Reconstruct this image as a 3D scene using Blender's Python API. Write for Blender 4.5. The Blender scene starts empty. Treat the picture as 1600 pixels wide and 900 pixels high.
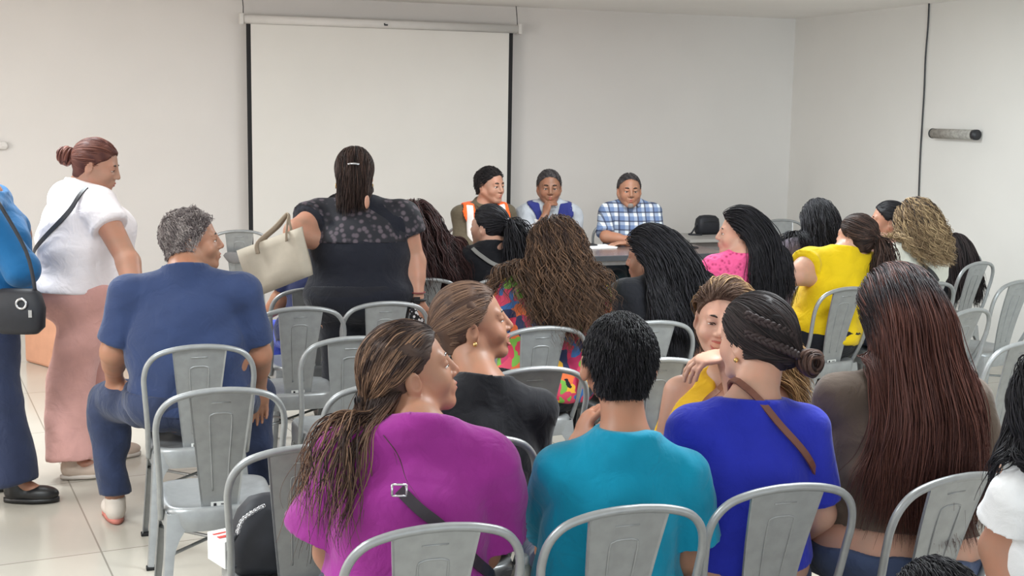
import bpy, math, random
import numpy as np
from mathutils import Vector, Matrix

# ------------------------------------------------------------------ camera, world, lights, exposure
YAW, PITCH, ROLL, FPX, CAM_H = math.radians(19), math.radians(8.05), math.radians(0.9), 1980.0, 1.74
SC = bpy.context.scene
COL = SC.collection
F0 = np.array([math.sin(YAW), math.cos(YAW), 0.0])
R0 = np.array([math.cos(YAW), -math.sin(YAW), 0.0])
UPZ = np.array([0.0, 0.0, 1.0])
_F = math.cos(PITCH) * F0 - math.sin(PITCH) * UPZ
_U = math.sin(PITCH) * F0 + math.cos(PITCH) * UPZ
CR = math.cos(ROLL) * R0 + math.sin(ROLL) * _U
CU = math.cos(ROLL) * _U - math.sin(ROLL) * R0
CF = _F
CAM = np.array([0.0, 0.0, CAM_H])
cd = bpy.data.cameras.new('camera')
cam = bpy.data.objects.new('camera', cd)
COL.objects.link(cam)
cd.sensor_width = 36.0
cd.lens = 36.0 * FPX / 1600.0
cd.clip_end = 60
m = Matrix(((CR[0], CU[0], -CF[0], CAM[0]), (CR[1], CU[1], -CF[1], CAM[1]), (CR[2], CU[2], -CF[2], CAM[2]), (0, 0, 0, 1)))
cam.matrix_world = m
SC.camera = cam
SC.view_settings.view_transform = 'Standard'
SC.view_settings.look = 'None'
SC.view_settings.gamma = 1
SC.view_settings.use_curve_mapping = False
SC.view_settings.exposure = 0.04
world = bpy.data.worlds.new('world')
SC.world = world
world.use_nodes = True
world.node_tree.nodes['Background'].inputs[0].default_value = (0.89, 0.965, 1.0, 1)
world.node_tree.nodes['Background'].inputs[1].default_value = 1.7

def area_light(name, loc, target, sx, sy, power, color):
    ld = bpy.data.lights.new(name, 'AREA')
    ld.shape = 'RECTANGLE'; ld.size = sx; ld.size_y = sy; ld.energy = power; ld.color = color
    o = bpy.data.objects.new(name, ld)
    COL.objects.link(o)
    o.location = loc
    o.rotation_euler = (Vector(target) - Vector(loc)).to_track_quat('-Z', 'Y').to_euler()
    return o
area_light('window_daylight_left', (-3.6, 5.2, 1.7), (0.5, 8.5, 1.2), 1.2, 1.6, 74, (1.0, 0.95, 0.91))
_l = area_light('window_daylight_right', (2.6, -0.6, 1.9), (7.2, 7.0, 1.5), 1.6, 1.6, 19, (0.74, 0.94, 1.0))
_l.data.spread = math.radians(42)
for _i, (_x, _y) in enumerate(((-1.2, 3.2), (2.6, 3.4), (-0.6, 6.6), (3.4, 7.0))):
    area_light('ceiling_panel_light', (_x, _y, 2.52), (_x, _y, 0), 1.2, 0.6, 86, (0.90, 0.97, 1.0))

# ------------------------------------------------------------------ placing helpers
def ray(px, py):
    return CF + (px - 800.0) / FPX * CR - (py - 450.0) / FPX * CU
def P(px, py, D):
    d = ray(px, py)
    return CAM + d * (D / float(d @ F0))
def PZ(px, py, z):
    d = ray(px, py)
    return CAM + d * ((z - CAM_H) / d[2])
def PD(px, z, D):
    py = 450.0
    for _ in range(5):
        q = P(px, py, D); py += (q[2] - z) * FPX / D
    return P(px, py, D)
def depth(p):
    return float((np.asarray(p) - CAM) @ F0)
def vdir(deg):          # heading measured from the camera's own heading, clockwise
    a = math.radians(deg)
    return math.cos(a) * F0 + math.sin(a) * R0
ROOMY = -19.0
def unit(v):
    v = np.asarray(v, float)
    return v / (np.linalg.norm(v) + 1e-12)
def lerp(a, b, t):
    return np.asarray(a) * (1 - t) + np.asarray(b) * t

# ------------------------------------------------------------------ object helpers
def tag(o, label=None, cat=None, group=None, kind=None):
    if label: o['label'] = label
    if cat: o['category'] = cat
    if group: o['group'] = group
    if kind: o['kind'] = kind
    return o
def empty(name, loc, rz=0.0, label=None, cat=None, group=None):
    o = bpy.data.objects.new(name, None)
    o.empty_display_size = 0.1
    o.location = tuple(float(v) for v in loc)
    o.rotation_euler = (0, 0, rz)
    COL.objects.link(o)
    return tag(o, label, cat, group)
def mesh_np(name, V, Q, mat, parent=None, origin=(0, 0, 0), smooth=True, tris=None):
    V = np.asarray(V, np.float32) - np.asarray(origin, np.float32)
    me = bpy.data.meshes.new(name)
    Q = np.asarray(Q, np.int32)
    n = Q.shape[1]
    me.vertices.add(len(V)); me.vertices.foreach_set('co', V.ravel())
    me.loops.add(Q.size); me.loops.foreach_set('vertex_index', Q.ravel())
    me.polygons.add(len(Q)); me.polygons.foreach_set('loop_start', np.arange(0, Q.size, n, dtype=np.int32))
    me.update(calc_edges=True)
    if smooth: me.polygons.foreach_set('use_smooth', np.ones(len(Q), bool))
    me.materials.append(mat)
    o = bpy.data.objects.new(name, me)
    COL.objects.link(o)
    if parent is not None:
        o.parent = parent
    return o
class MB:
    def __init__(s):
        s.v = []; s.f = []; s.sm = []
    def add(s, vs, fs, smooth=False):
        b = len(s.v)
        s.v += [tuple(float(c) for c in v) for v in vs]
        s.f += [tuple(i + b for i in f) for f in fs]
        s.sm += [smooth] * len(fs)
    def box(s, c, size, rz=0.0, axes=None):
        c = np.asarray(c, float); h = np.asarray(size, float) / 2
        if axes is None:
            ca, sa = math.cos(rz), math.sin(rz)
            axes = (np.array([ca, sa, 0]), np.array([-sa, ca, 0]), UPZ)
        vs = []
        for k in (-1, 1):
            for j in (-1, 1):
                for i in (-1, 1):
                    vs.append(c + axes[0] * h[0] * i + axes[1] * h[1] * j + axes[2] * h[2] * k)
        s.add(vs, [(0, 2, 3, 1), (4, 5, 7, 6), (0, 1, 5, 4), (2, 6, 7, 3), (0, 4, 6, 2), (1, 3, 7, 5)])
    def tube(s, pts, r, n=10, closed=False, flat=1.0):
        pts = [np.asarray(p, float) for p in pts]
        N = len(pts)
        rs = r if hasattr(r, '__len__') else [r] * N
        ref = None; vs = []
        for i, p in enumerate(pts):
            a = pts[i - 1] if (i > 0 or closed) else p
            b = pts[(i + 1) % N] if (i < N - 1 or closed) else p
            d = unit(b - a)
            if ref is None:
                ref = np.array([0, 0, 1.0]) if abs(d[2]) < 0.9 else np.array([1.0, 0, 0])
            x = unit(ref - d * (ref @ d)); y = np.cross(d, x); ref = x
            for k in range(n):
                t = 2 * math.pi * k / n
                vs.append(p + (x * math.cos(t) + y * math.sin(t) * flat) * rs[i])
        fs = []
        M = N if closed else N - 1
        for i in range(M):
            i2 = (i + 1) % N
            for k in range(n):
                k2 = (k + 1) % n
                fs.append((i * n + k, i * n + k2, i2 * n + k2, i2 * n + k))
        if not closed:
            fs.append(tuple(range(n - 1, -1, -1))); fs.append(tuple(range((N - 1) * n, N * n)))
        s.add(vs, fs, True)
    def loft(s, rings, cap0=True, cap1=True, smooth=True):
        n = len(rings[0]); vs = [p for r in rings for p in r]; fs = []
        for i in range(len(rings) - 1):
            for k in range(n):
                k2 = (k + 1) % n
                fs.append((i * n + k, i * n + k2, (i + 1) * n + k2, (i + 1) * n + k))
        if cap0: fs.append(tuple(range(n - 1, -1, -1)))
        if cap1: fs.append(tuple(range((len(rings) - 1) * n, len(rings) * n)))
        s.add(vs, fs, smooth)
    def build(s, name, mat, parent=None, loc=None, rz=0.0, bevel=0.0):
        me = bpy.data.meshes.new(name)
        me.from_pydata(s.v, [], s.f)
        me.update()
        me.polygons.foreach_set('use_smooth', s.sm)
        me.materials.append(mat)
        o = bpy.data.objects.new(name, me)
        COL.objects.link(o)
        if parent is not None: o.parent = parent
        if loc is not None: o.location = tuple(float(c) for c in loc)
        o.rotation_euler = (0, 0, rz)
        if bevel > 0:
            b = o.modifiers.new('bevel', 'BEVEL'); b.width = bevel; b.segments = 2; b.limit_method = 'ANGLE'
        return o
def copy_tree(o, parent=None):
    c = o.copy(); COL.objects.link(c)
    if parent is not None: c.parent = parent
    for ch in KIDS.get(o.name, []):
        copy_tree(ch, c)
    return c
KIDS = {}
def note_kids():
    KIDS.clear()
    for o in bpy.data.objects:
        if o.parent is not None: KIDS.setdefault(o.parent.name, []).append(o)
def spline(pts, n=8, closed=False):
    pts = [np.asarray(p, float) for p in pts]; N = len(pts); out = []
    M = N if closed else N - 1
    for i in range(M):
        if closed: p0, p1, p2, p3 = pts[i - 1], pts[i], pts[(i + 1) % N], pts[(i + 2) % N]
        else: p0, p1, p2, p3 = pts[max(i - 1, 0)], pts[i], pts[i + 1], pts[min(i + 2, N - 1)]
        for k in range(n):
            t = k / n
            out.append(0.5 * ((2 * p1) + (-p0 + p2) * t + (2 * p0 - 5 * p1 + 4 * p2 - p3) * t * t + (-p0 + 3 * p1 - 3 * p2 + p3) * t ** 3))
    if not closed: out.append(pts[-1])
    return out

# ------------------------------------------------------------------ materials
def lin(c):
    r = []
    for v in c:
        v = v / 255.0
        r.append(v / 12.92 if v <= 0.04045 else ((v + 0.055) / 1.055) ** 2.4)
    return (r[0], r[1], r[2], 1.0)
def new_mat(name):
    mt = bpy.data.materials.new(name); mt.use_nodes = True
    nt = mt.node_tree; b = nt.nodes['Principled BSDF']
    return mt, nt, b
def noise_mix(nt, b, c1, c2, scale, detail=4, lo=0.35, hi=0.65, coord='Object', stretch=None):
    tc = nt.nodes.new('ShaderNodeTexCoord'); nz = nt.nodes.new('ShaderNodeTexNoise')
    nz.inputs['Scale'].default_value = scale; nz.inputs['Detail'].default_value = detail
    src = tc.outputs[coord]
    if stretch:
        mp = nt.nodes.new('ShaderNodeMapping'); mp.inputs['Scale'].default_value = stretch
        nt.links.new(src, mp.inputs['Vector']); src = mp.outputs['Vector']
    nt.links.new(src, nz.inputs['Vector'])
    cr = nt.nodes.new('ShaderNodeValToRGB')
    cr.color_ramp.elements[0].position = lo; cr.color_ramp.elements[0].color = c1
    cr.color_ramp.elements[1].position = hi; cr.color_ramp.elements[1].color = c2
    nt.links.new(nz.outputs['Fac'], cr.inputs['Fac'])
    nt.links.new(cr.outputs['Color'], b.inputs['Base Color'])
    return tc, cr
def bump(nt, b, scale, strength, dist=0.002, detail=3, coord='Object', stretch=None):
    tc = nt.nodes.new('ShaderNodeTexCoord'); nz = nt.nodes.new('ShaderNodeTexNoise')
    nz.inputs['Scale'].default_value = scale; nz.inputs['Detail'].default_value = detail
    src = tc.outputs[coord]
    if stretch:
        mp = nt.nodes.new('ShaderNodeMapping'); mp.inputs['Scale'].default_value = stretch
        nt.links.new(src, mp.inputs['Vector']); src = mp.outputs['Vector']
    nt.links.new(src, nz.inputs['Vector'])
    bp = nt.nodes.new('ShaderNodeBump'); bp.inputs['Strength'].default_value = strength; bp.inputs['Distance'].default_value = dist
    nt.links.new(nz.outputs['Fac'], bp.inputs['Height']); nt.links.new(bp.outputs['Normal'], b.inputs['Normal'])
def sc(c, k):
    return (c[0] * k, c[1] * k, c[2] * k, 1.0)
def plain(name, rgb, rough=0.5, metal=0.0, var=0.08, scale=12, spec=None, bmp=0.0):
    mt, nt, b = new_mat(name)
    c = lin(rgb)
    noise_mix(nt, b, sc(c, 1 - var), sc(c, 1 + var), scale)
    b.inputs['Roughness'].default_value = rough; b.inputs['Metallic'].default_value = metal
    if spec is not None: b.inputs['Specular IOR Level'].default_value = spec
    if bmp: bump(nt, b, scale * 6, bmp)
    return mt
def fabric(name, rgb, rough=0.85, var=0.07):
    mt, nt, b = new_mat(name)
    c = lin(rgb)
    noise_mix(nt, b, sc(c, 1 - var), sc(c, 1 + var), 9)
    b.inputs['Roughness'].default_value = rough
    b.inputs['Specular IOR Level'].default_value = 0.25
    b.inputs['Sheen Weight'].default_value = 0.15
    tc = nt.nodes.new('ShaderNodeTexCoord')
    n1 = nt.nodes.new('ShaderNodeTexNoise'); n1.inputs['Scale'].default_value = 14; n1.inputs['Detail'].default_value = 2
    n1.inputs['Distortion'].default_value = 1.2
    n2 = nt.nodes.new('ShaderNodeTexNoise'); n2.inputs['Scale'].default_value = 420
    nt.links.new(tc.outputs['Object'], n1.inputs['Vector']); nt.links.new(tc.outputs['Object'], n2.inputs['Vector'])
    ma = nt.nodes.new('ShaderNodeMath'); ma.operation = 'MULTIPLY_ADD'; ma.inputs[1].default_value = 0.08
    nt.links.new(n2.outputs['Fac'], ma.inputs[0]); nt.links.new(n1.outputs['Fac'], ma.inputs[2])
    bp = nt.nodes.new('ShaderNodeBump'); bp.inputs['Strength'].default_value = 0.55; bp.inputs['Distance'].default_value = 0.012
    nt.links.new(ma.outputs[0], bp.inputs['Height']); nt.links.new(bp.outputs['Normal'], b.inputs['Normal'])
    return mt
def skin(name, rgb):
    mt, nt, b = new_mat(name)
    c = lin(rgb)
    c2 = (c[0] * 1.08, c[1] * 0.95, c[2] * 0.92, 1)
    noise_mix(nt, b, sc(c, 0.93), c2, 14)
    b.inputs['Roughness'].default_value = 0.48
    b.inputs['Specular IOR Level'].default_value = 0.4
    b.inputs['Subsurface Weight'].default_value = 0.12
    b.inputs['Subsurface Radius'].default_value = (0.02, 0.008, 0.004)
    b.inputs['Subsurface Scale'].default_value = 0.5
    bump(nt, b, 160, 0.12, 0.001)
    return mt
def hairmat(name, c1, c2, root=None, root_end=0.3, rough=0.6):
    """per-lock colour variation: hv.x random per lock, hv.y position along the lock"""
    mt, nt, b = new_mat(name)
    at = nt.nodes.new('ShaderNodeAttribute'); at.attribute_name = 'hv'
    sp = nt.nodes.new('ShaderNodeSeparateXYZ'); nt.links.new(at.outputs['Vector'], sp.inputs[0])
    cr = nt.nodes.new('ShaderNodeValToRGB')
    cr.color_ramp.elements[0].position = 0.15; cr.color_ramp.elements[0].color = lin(c1)
    cr.color_ramp.elements[1].position = 0.95; cr.color_ramp.elements[1].color = lin(c2)
    nt.links.new(sp.outputs['X'], cr.inputs['Fac'])
    out = cr.outputs['Color']
    if root is not None:
        mr = nt.nodes.new('ShaderNodeMapRange'); mr.inputs['From Min'].default_value = root_end * 0.5; mr.inputs['From Max'].default_value = root_end
        nt.links.new(sp.outputs['Y'], mr.inputs['Value'])
        mx = nt.nodes.new('ShaderNodeMix'); mx.data_type = 'RGBA'
        nt.links.new(mr.outputs['Result'], mx.inputs['Factor'])
        mx.inputs['A'].default_value = lin(root); nt.links.new(out, mx.inputs['B'])
        out = mx.outputs['Result']
    nt.links.new(out, b.inputs['Base Color'])
    b.inputs['Roughness'].default_value = rough
    b.inputs['Specular IOR Level'].default_value = 0.28
    return mt
def paint_metal(name, rgb, rough=0.36, metal=0.55):
    mt, nt, b = new_mat(name)
    c = lin(rgb)
    noise_mix(nt, b, sc(c, 0.94), sc(c, 1.06), 30)
    b.inputs['Roughness'].default_value = rough; b.inputs['Metallic'].default_value = metal
    bump(nt, b, 60, 0.06, 0.001)
    return mt

# ------------------------------------------------------------------ the room
D800 = 10.7                                   # distance to the back wall straight ahead
_w = CAM + F0 * D800
YB = float(_w[1] + math.tan(YAW) * 0)          # y of the back wall (room axes are the world axes)
YB = 10.25
CEIL = 2.585
_c = None
def on_back(px, py):                           # a point on the back wall seen at a pixel
    d = ray(px, py); return CAM + d * (YB / d[1])
XR = float(on_back(1238, 150)[0])
def on_right(px, py):
    d = ray(px, py); return CAM + d * (XR / d[0])
XL = -3.9
YF = -1.2
def wallmat(name, rgb):
    mt, nt, b = new_mat(name); c = lin(rgb)
    noise_mix(nt, b, sc(c, 0.985), sc(c, 1.015), 1.7)
    b.inputs['Roughness'].default_value = 0.75
    bump(nt, b, 90, 0.12, 0.002)
    return mt
M_wall = wallmat('painted_plaster', (224, 219, 215))
M_wallr = wallmat('painted_plaster_right', (226, 222, 217))
M_ceil = wallmat('ceiling_plaster', (244, 240, 236))
mt, nt, b = new_mat('floor_tile'); M_floor = mt
tc = nt.nodes.new('ShaderNodeTexCoord'); mp = nt.nodes.new('ShaderNodeMapping')
bk = nt.nodes.new('ShaderNodeTexBrick')
bk.offset = 0.0; bk.inputs['Scale'].default_value = 1.0
bk.inputs['Brick Width'].default_value = 0.6; bk.inputs['Row Height'].default_value = 1.0
bk.inputs['Mortar Size'].default_value = 0.0035; bk.inputs['Mortar Smooth'].default_value = 0.1
bk.inputs['Color1'].default_value = lin((200, 194, 182)); bk.inputs['Color2'].default_value = lin((195, 189, 177)); bk.inputs['Mortar'].default_value = lin((150, 144, 133))
g = PZ(110, 758, 0); g2 = PZ(85, 757, 0)
TR = math.radians(-7.0)                         # the tiling runs slightly askew to the walls
_gx = g[0] * math.cos(TR) - g[1] * math.sin(TR); _gy = g2[0] * math.sin(TR) + g2[1] * math.cos(TR)
mp.inputs['Rotation'].default_value = (0, 0, TR); mp.inputs['Location'].default_value = (-(_gx % 0.6), -(_gy % 1.0), 0)
nt.links.new(tc.outputs['Object'], mp.inputs['Vector']); nt.links.new(mp.outputs['Vector'], bk.inputs['Vector'])
nz = nt.nodes.new('ShaderNodeTexNoise'); nz.inputs['Scale'].default_value = 2.2; nz.inputs['Detail'].default_value = 5
nt.links.new(tc.outputs['Object'], nz.inputs['Vector'])
mx = nt.nodes.new('ShaderNodeMix'); mx.data_type = 'RGBA'; mx.blend_type = 'MULTIPLY'; mx.inputs['Factor'].default_value = 0.18
nt.links.new(bk.outputs['Color'], mx.inputs['A']); nt.links.new(nz.outputs['Fac'], mx.inputs['B'])
nt.links.new(mx.outputs['Result'], b.inputs['Base Color'])
b.inputs['Roughness'].default_value = 0.16; b.inputs['Specular IOR Level'].default_value = 0.5

def slab(name, a, bb, mat):
    q = MB(); a = np.asarray(a, float); bb = np.asarray(bb, float)
    q.box((a + bb) / 2, np.abs(bb - a)); o = q.build(name, mat); o['kind'] = 'structure'; return o
slab('floor', (XL - .15, YF, -0.12), (XR + .15, YB + .15, 0), M_floor)
slab('ceiling', (XL - .15, YF, CEIL), (XR + .15, YB + .15, CEIL + 0.15), M_ceil)
slab('wall_back', (XL - .15, YB, 0), (XR + .15, YB + 0.15, CEIL), M_wall)
slab('wall_right', (XR, YF, 0), (XR + 0.15, YB, CEIL), M_wallr)
slab('wall_left', (XL - 0.15, YF, 0), (XL, YB, CEIL), M_wall)

# ------------------------------------------------------------------ projector screen on the back wall
M_white = plain('white_enamel', (222, 218, 214), 0.4, var=0.02)
M_screen = plain('matte_screen_cloth', (232, 228, 222), 0.85, var=0.015, scale=2)
M_black = plain('black_fabric', (22, 21, 24), 0.7)
M_dark = plain('dark_plastic', (38, 38, 42), 0.45)
YS = YB - 0.10
def on_y(px, py, y):
    d = ray(px, py); return CAM + d * (y / d[1])
a = on_y(384.5, 37, YS); c = on_y(801.5, 52, YS)
xl, xr = a[0], c[0]; zt = (a[2] + c[2]) / 2; zb = 0.62
scr = empty('projector_screen', ((xl + xr) / 2, YS, zb), 0, 'white pull-down projector screen with black side borders hanging on the back wall', 'projection screen')
def rel(o, origin):                            # shift a world-space mesh under its parent's base
    for v in o.data.vertices: v.co -= Vector(tuple(float(t) for t in origin))
def part_world(mb, name, mat, root, **k):
    o = mb.build(name, mat, root, **k); rel(o, root.location); return o
q = MB(); q.box(((xl + xr) / 2, YS, (zt + zb) / 2), (xr - xl - 0.066, 0.004, zt - zb)); part_world(q, 'screen_cloth', M_screen, scr)
for x in (xl + 0.017, xr - 0.017):
    q = MB(); q.box((x, YS, (zt + zb) / 2), (0.034, 0.005, zt - zb)); part_world(q, 'border', M_black, scr)
q = MB(); q.tube([(xl, YS, zb), (xr, YS, zb)], 0.014, 12); part_world(q, 'bottom_bar', M_black, scr)
b0 = on_y(378, 30, YS); b1 = on_y(810, 45, YS)
zc = (b0[2] + b1[2]) / 2
rings = []
for x in (b0[0], b1[0]):
    rings.append([(x, YS + 0.038 * math.cos(t) * 1.0, zc + 0.034 * math.copysign(abs(math.sin(t)) ** 0.5, math.sin(t))) for t in np.linspace(0, 2 * math.pi, 20, endpoint=False)])
q = MB(); q.loft(rings); part_world(q, 'housing', M_white, scr)
for x in (b0[0] - 0.005, b1[0] + 0.005):
    q = MB(); q.box((x, YS, zc), (0.03, 0.088, 0.085)); part_world(q, 'end_cap', M_white, scr, bevel=0.006)
q = MB(); t0 = on_y(603, 39, YS - 0.04); q.box(t0 + np.array([0, -0.002, 0]), (0.03, 0.004, 0.012)); q.box(t0 + np.array([-0.012, -0.002, 0.008]), (0.01, 0.004, 0.01)); part_world(q, 'logo_badge', M_dark, scr)
for x in (b0[0] + 0.01, b1[0] - 0.01):
    q = MB(); q.tube([(x, YS, zc + 0.03), (x + 0.004, YS + 0.02, (zc + CEIL) / 2), (x - 0.003, YS + 0.03, CEIL)], 0.0035, 6); part_world(q, 'hanging_wire', M_dark, scr)

# ceiling lamp, only its underside edge shows
p = P(424, 3, 9.2)
lamp = empty('ceiling_light', (p[0], p[1], CEIL), 0, 'white surface-mounted ceiling light fixture at the top edge left of the screen', 'ceiling light')
q = MB(); q.box((0, 0, -0.03), (0.74, 0.5, 0.06)); q.build('housing', M_white, lamp, bevel=0.01)
q = MB(); q.box((0, 0, -0.068), (0.66, 0.42, 0.016)); q.build('diffuser', plain('milky_diffuser', (235, 232, 228), 0.5, var=0.01), lamp, bevel=0.004)
lamp.location[2] = CEIL

# small white wall bracket at the left edge
p = on_back(-4, 227)
q = MB(); q.box((0, -0.03, 0), (0.14, 0.06, 0.055)); q.box((0.05, -0.035, 0.0), (0.05, 0.07, 0.03))
tag(q.build('wall_bracket', M_white, None, p, bevel=0.012), 'small white plastic bracket on the back wall at the left edge', 'bracket')

# hanging cable on the right wall
pts = []
for px, py in ((1454, 0), (1452, 40), (1448, 90), (1446, 140), (1443, 190), (1440, 240), (1438, 290), (1437, 330), (1438, 380)):
    w = on_right(px, py); w[0] = XR - 0.012; pts.append(w)
pts[0][2] = CEIL
last = pts[-1].copy(); last[2] = 0.35; pts.append(last)
q = MB(); q.tube(spline(pts, 5), 0.006, 8)
tag(q.build('hanging_cable', M_dark), 'thin dark cable hanging from the ceiling along the right wall', 'cable')

# grey tube fixed to the right wall
a = on_right(1463, 209); c = on_right(1535, 210)
M_tube = plain('grey_cardboard', (160, 155, 148), 0.8, var=0.2, scale=40)
tb = empty('wall_tube', ((a[0] + c[0]) / 2 - 0.05, (a[1] + c[1]) / 2, (a[2] + c[2]) / 2), 0, 'short grey tube mounted level on the right wall beside the cable', 'tube')
L = abs(a[1] - c[1]) / 2 - 0.03
q = MB(); q.tube([(0, L, 0), (0, -L, 0)], 0.036, 20); q.build('tube_body', M_tube, tb)
for y0, y1 in ((-L - 0.035, -L), (L, L + 0.012)):
    q = MB(); q.tube([(0, y1, 0), (0, y0, 0)], 0.038, 20); q.build('end_cap', M_dark, tb)
for y in (-L * 0.6, L * 0.6):
    q = MB(); q.box((0.03, y, 0), (0.06, 0.02, 0.03)); q.build('wall_clip', M_dark, tb)

# peach box on the floor at the far left
p = PZ(60, 571, 0)
e1 = PZ(80, 577, 0) - PZ(41, 566, 0); ang = math.atan2(e1[1], e1[0])
q = MB(); q.box((0.12, 0.25, 0.19), (0.60, 0.5, 0.38))
tag(q.build('storage_box', plain('peach_board', (214, 158, 128), 0.6, var=0.04), None, (p[0], p[1], 0), ang, bevel=0.02), 'low peach-coloured box on the floor behind the woman in pink trousers', 'box')

# ------------------------------------------------------------------ tables
M_steel = paint_metal('grey_steel_tube', (178, 180, 182), 0.35, 0.5)
def loc_of(px, py, z):
    return PZ(px, py, z)
fr = PZ(1150, 397, 0.75); fl = PZ(905, 399, 0.75)
YT = float((fr[1] + fl[1]) / 2)
xr_t = PZ(1150, 397, 0.75)[0]
TL, TD = 2.44, 0.72
tx = xr_t - TL / 2; ty = YT + TD / 2
tab = empty('folding_table', (tx, ty, 0), 0, 'long folding table with a dark brown top in front of the three seated men', 'table')
mt, nt, b = new_mat('dark_wood_laminate'); M_top = mt
noise_mix(nt, b, lin((88, 72, 68)), lin((112, 94, 88)), 3, 6, stretch=(1, 9, 9)); b.inputs['Roughness'].default_value = 0.22
M_edge = plain('dark_grey_edging', (62, 64, 68), 0.5)
q = MB(); q.box((0, 0, 0.7425), (TL - 0.02, TD - 0.02, 0.015)); q.build('tabletop', M_top, tab)
q = MB()
for sx, sy, lx, ly in ((0, -TD / 2 + 0.006, TL, 0.012), (0, TD / 2 - 0.006, TL, 0.012), (-TL / 2 + 0.006, 0, 0.012, TD), (TL / 2 - 0.006, 0, 0.012, TD)):
    q.box((sx, sy, 0.731), (lx, ly, 0.038))
q.build('edge_band', M_edge, tab, bevel=0.003)
q = MB()
for sy in (-TD / 2 + 0.05, TD / 2 - 0.05): q.box((0, sy, 0.695), (TL - 0.16, 0.022, 0.03))
q.build('side_rail', M_steel, tab)
for sx in (-1, 0.18, 1):
    X = sx * (TL / 2 - 0.22)
    q = MB(); q.tube(spline([(X, -TD / 2 + 0.1, 0.71), (X, -TD / 2 + 0.08, 0.4), (X, -TD / 2 + 0.07, 0.06), (X, -TD / 2 + 0.12, 0.015), (X, 0, 0.0125), (X, TD / 2 - 0.12, 0.015), (X, TD / 2 - 0.07, 0.06), (X, TD / 2 - 0.08, 0.4), (X, TD / 2 - 0.1, 0.71)], 5), 0.0125, 10)
    q.build('leg', M_steel, tab)
    q = MB(); q.tube([(X, -TD / 2 + 0.09, 0.45), (X, TD / 2 - 0.09, 0.45)], 0.009, 8)
    q.tube([(X, 0, 0.45), (X - math.copysign(0.28, sx), 0, 0.70)], 0.009, 8); q.build('brace', M_steel, tab)

# grey desk against the back wall
dl = PZ(1066, 372, 0.75); dr = PZ(1262, 374, 0.75)
M_desk = plain('grey_desk_laminate', (158, 154, 150), 0.45, var=0.04); M_panel = plain('grey_desk_panel', (118, 112, 110), 0.5, var=0.04)
dx = (dl[0] + dr[0]) / 2; DW = dr[0] - dl[0]; DD = 0.5; dy = (dl[1] + dr[1]) / 2 + DD / 2
desk = empty('desk', (dx, dy, 0), 0, 'grey office desk with a closed front panel by the back wall', 'desk')
q = MB(); q.box((0, 0, 0.738), (DW, DD, 0.025)); q.build('desktop', M_desk, desk, bevel=0.003)
q = MB(); q.box((0, -DD / 2 + 0.05, 0.42), (DW - 0.1, 0.018, 0.6)); q.build('front_panel', M_panel, desk)
for s_ in (-1, 1):
    q = MB(); q.box((s_ * (DW / 2 - 0.05), 0, 0.363), (0.03, DD - 0.04, 0.725)); q.build('side_panel', M_panel, desk)

# things on the tables
M_paper = plain('white_paper', (232, 232, 230), 0.8, var=0.01)
def sit(px, py, z): return PZ(px, py, z)
p = sit(925, 386, 0.752)
q = MB()
for k in range(4): q.box((0.004 * k, 0.003 * k, 0.001 + 0.002 * k), (0.30, 0.21, 0.0016), rz=0.02 * k)
tag(q.build('paper_stack', M_paper, None, (p[0], p[1], 0.7505)), 'small stack of white papers on the dark table before the plaid-shirted man', 'paper')
p = sit(1001, 383, 0.76); q = MB(); q.box((0, 0, 0.003), (0.12, 0.16, 0.004)); tag(q.build('paper_sheet', M_paper, None, (p[0], p[1], 0.7505), 0.3), 'white sheet lying by the plaid-shirted man\'s forearms', 'paper')
def phone(px, py, w, h, rz, label):
    p = sit(px, py, 0.757); e = empty('phone', (p[0], p[1], 0.7502), rz, label, 'phone')
    q = MB(); q.box((0, 0, 0.005), (w, h, 0.009)); q.build('case', M_dark, e, bevel=0.003)
    q = MB(); q.box((0, 0, 0.0102), (w * 0.9, h * 0.92, 0.0012)); q.build('display', M_black, e)
    return e
e = phone(916, 384, 0.15, 0.075, 0.1, 'dark phone lying on the white papers on the long table'); e.location[2] += 0.009
phone(1073, 386, 0.16, 0.075, 0.05, 'dark phone lying on the right end of the long table')
p = sit(819, 390, 0.76); q = MB()
q.loft([[(0.045 * math.cos(t) * k, 0.032 * math.sin(t) * k, z) for t in np.linspace(0, 2 * math.pi, 16, endpoint=False)] for z, k in ((0, 1.0), (0.015, 1.08), (0.045, 1.0), (0.052, 0.8))])
tag(q.build('napkin_pack', plain('lime_plastic', (120, 214, 96), 0.4), None, (p[0], p[1], 0.7505)), 'bright green packet on the long table beside the blue vest', 'packet')
# black shoulder bag on the desk
p = sit(1109, 363, 0.77)
bag = empty('shoulder_bag', (p[0], p[1] + 0.05, 0.751), 0.1, 'small black bag with a strap lying on the grey desk', 'bag')
M_bag = plain('black_nylon', (30, 31, 38), 0.6, var=0.15, scale=20)
def superring(a, b_, z, n=24, e=0.6, y0=0.0):
    return [(a * math.copysign(abs(math.cos(t)) ** e, math.cos(t)), y0 + b_ * math.copysign(abs(math.sin(t)) ** e, math.sin(t)), z) for t in np.linspace(0, 2 * math.pi, n, endpoint=False)]
q = MB(); q.loft([superring(0.095, 0.04, 0), superring(0.105, 0.055, 0.02), superring(0.105, 0.055, 0.08), superring(0.098, 0.05, 0.125), superring(0.07, 0.035, 0.15), superring(0.03, 0.015, 0.156)])
q.build('bag_body', M_bag, bag)
q = MB(); q.tube(spline([(-0.08, 0, 0.12), (-0.12, -0.01, 0.06), (-0.16, -0.02, 0.015), (-0.19, -0.03, 0.006), (-0.15, -0.07, 0.006), (-0.1, -0.08, 0.006)], 6), 0.007, 8); q.build('strap', M_bag, bag)
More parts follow.
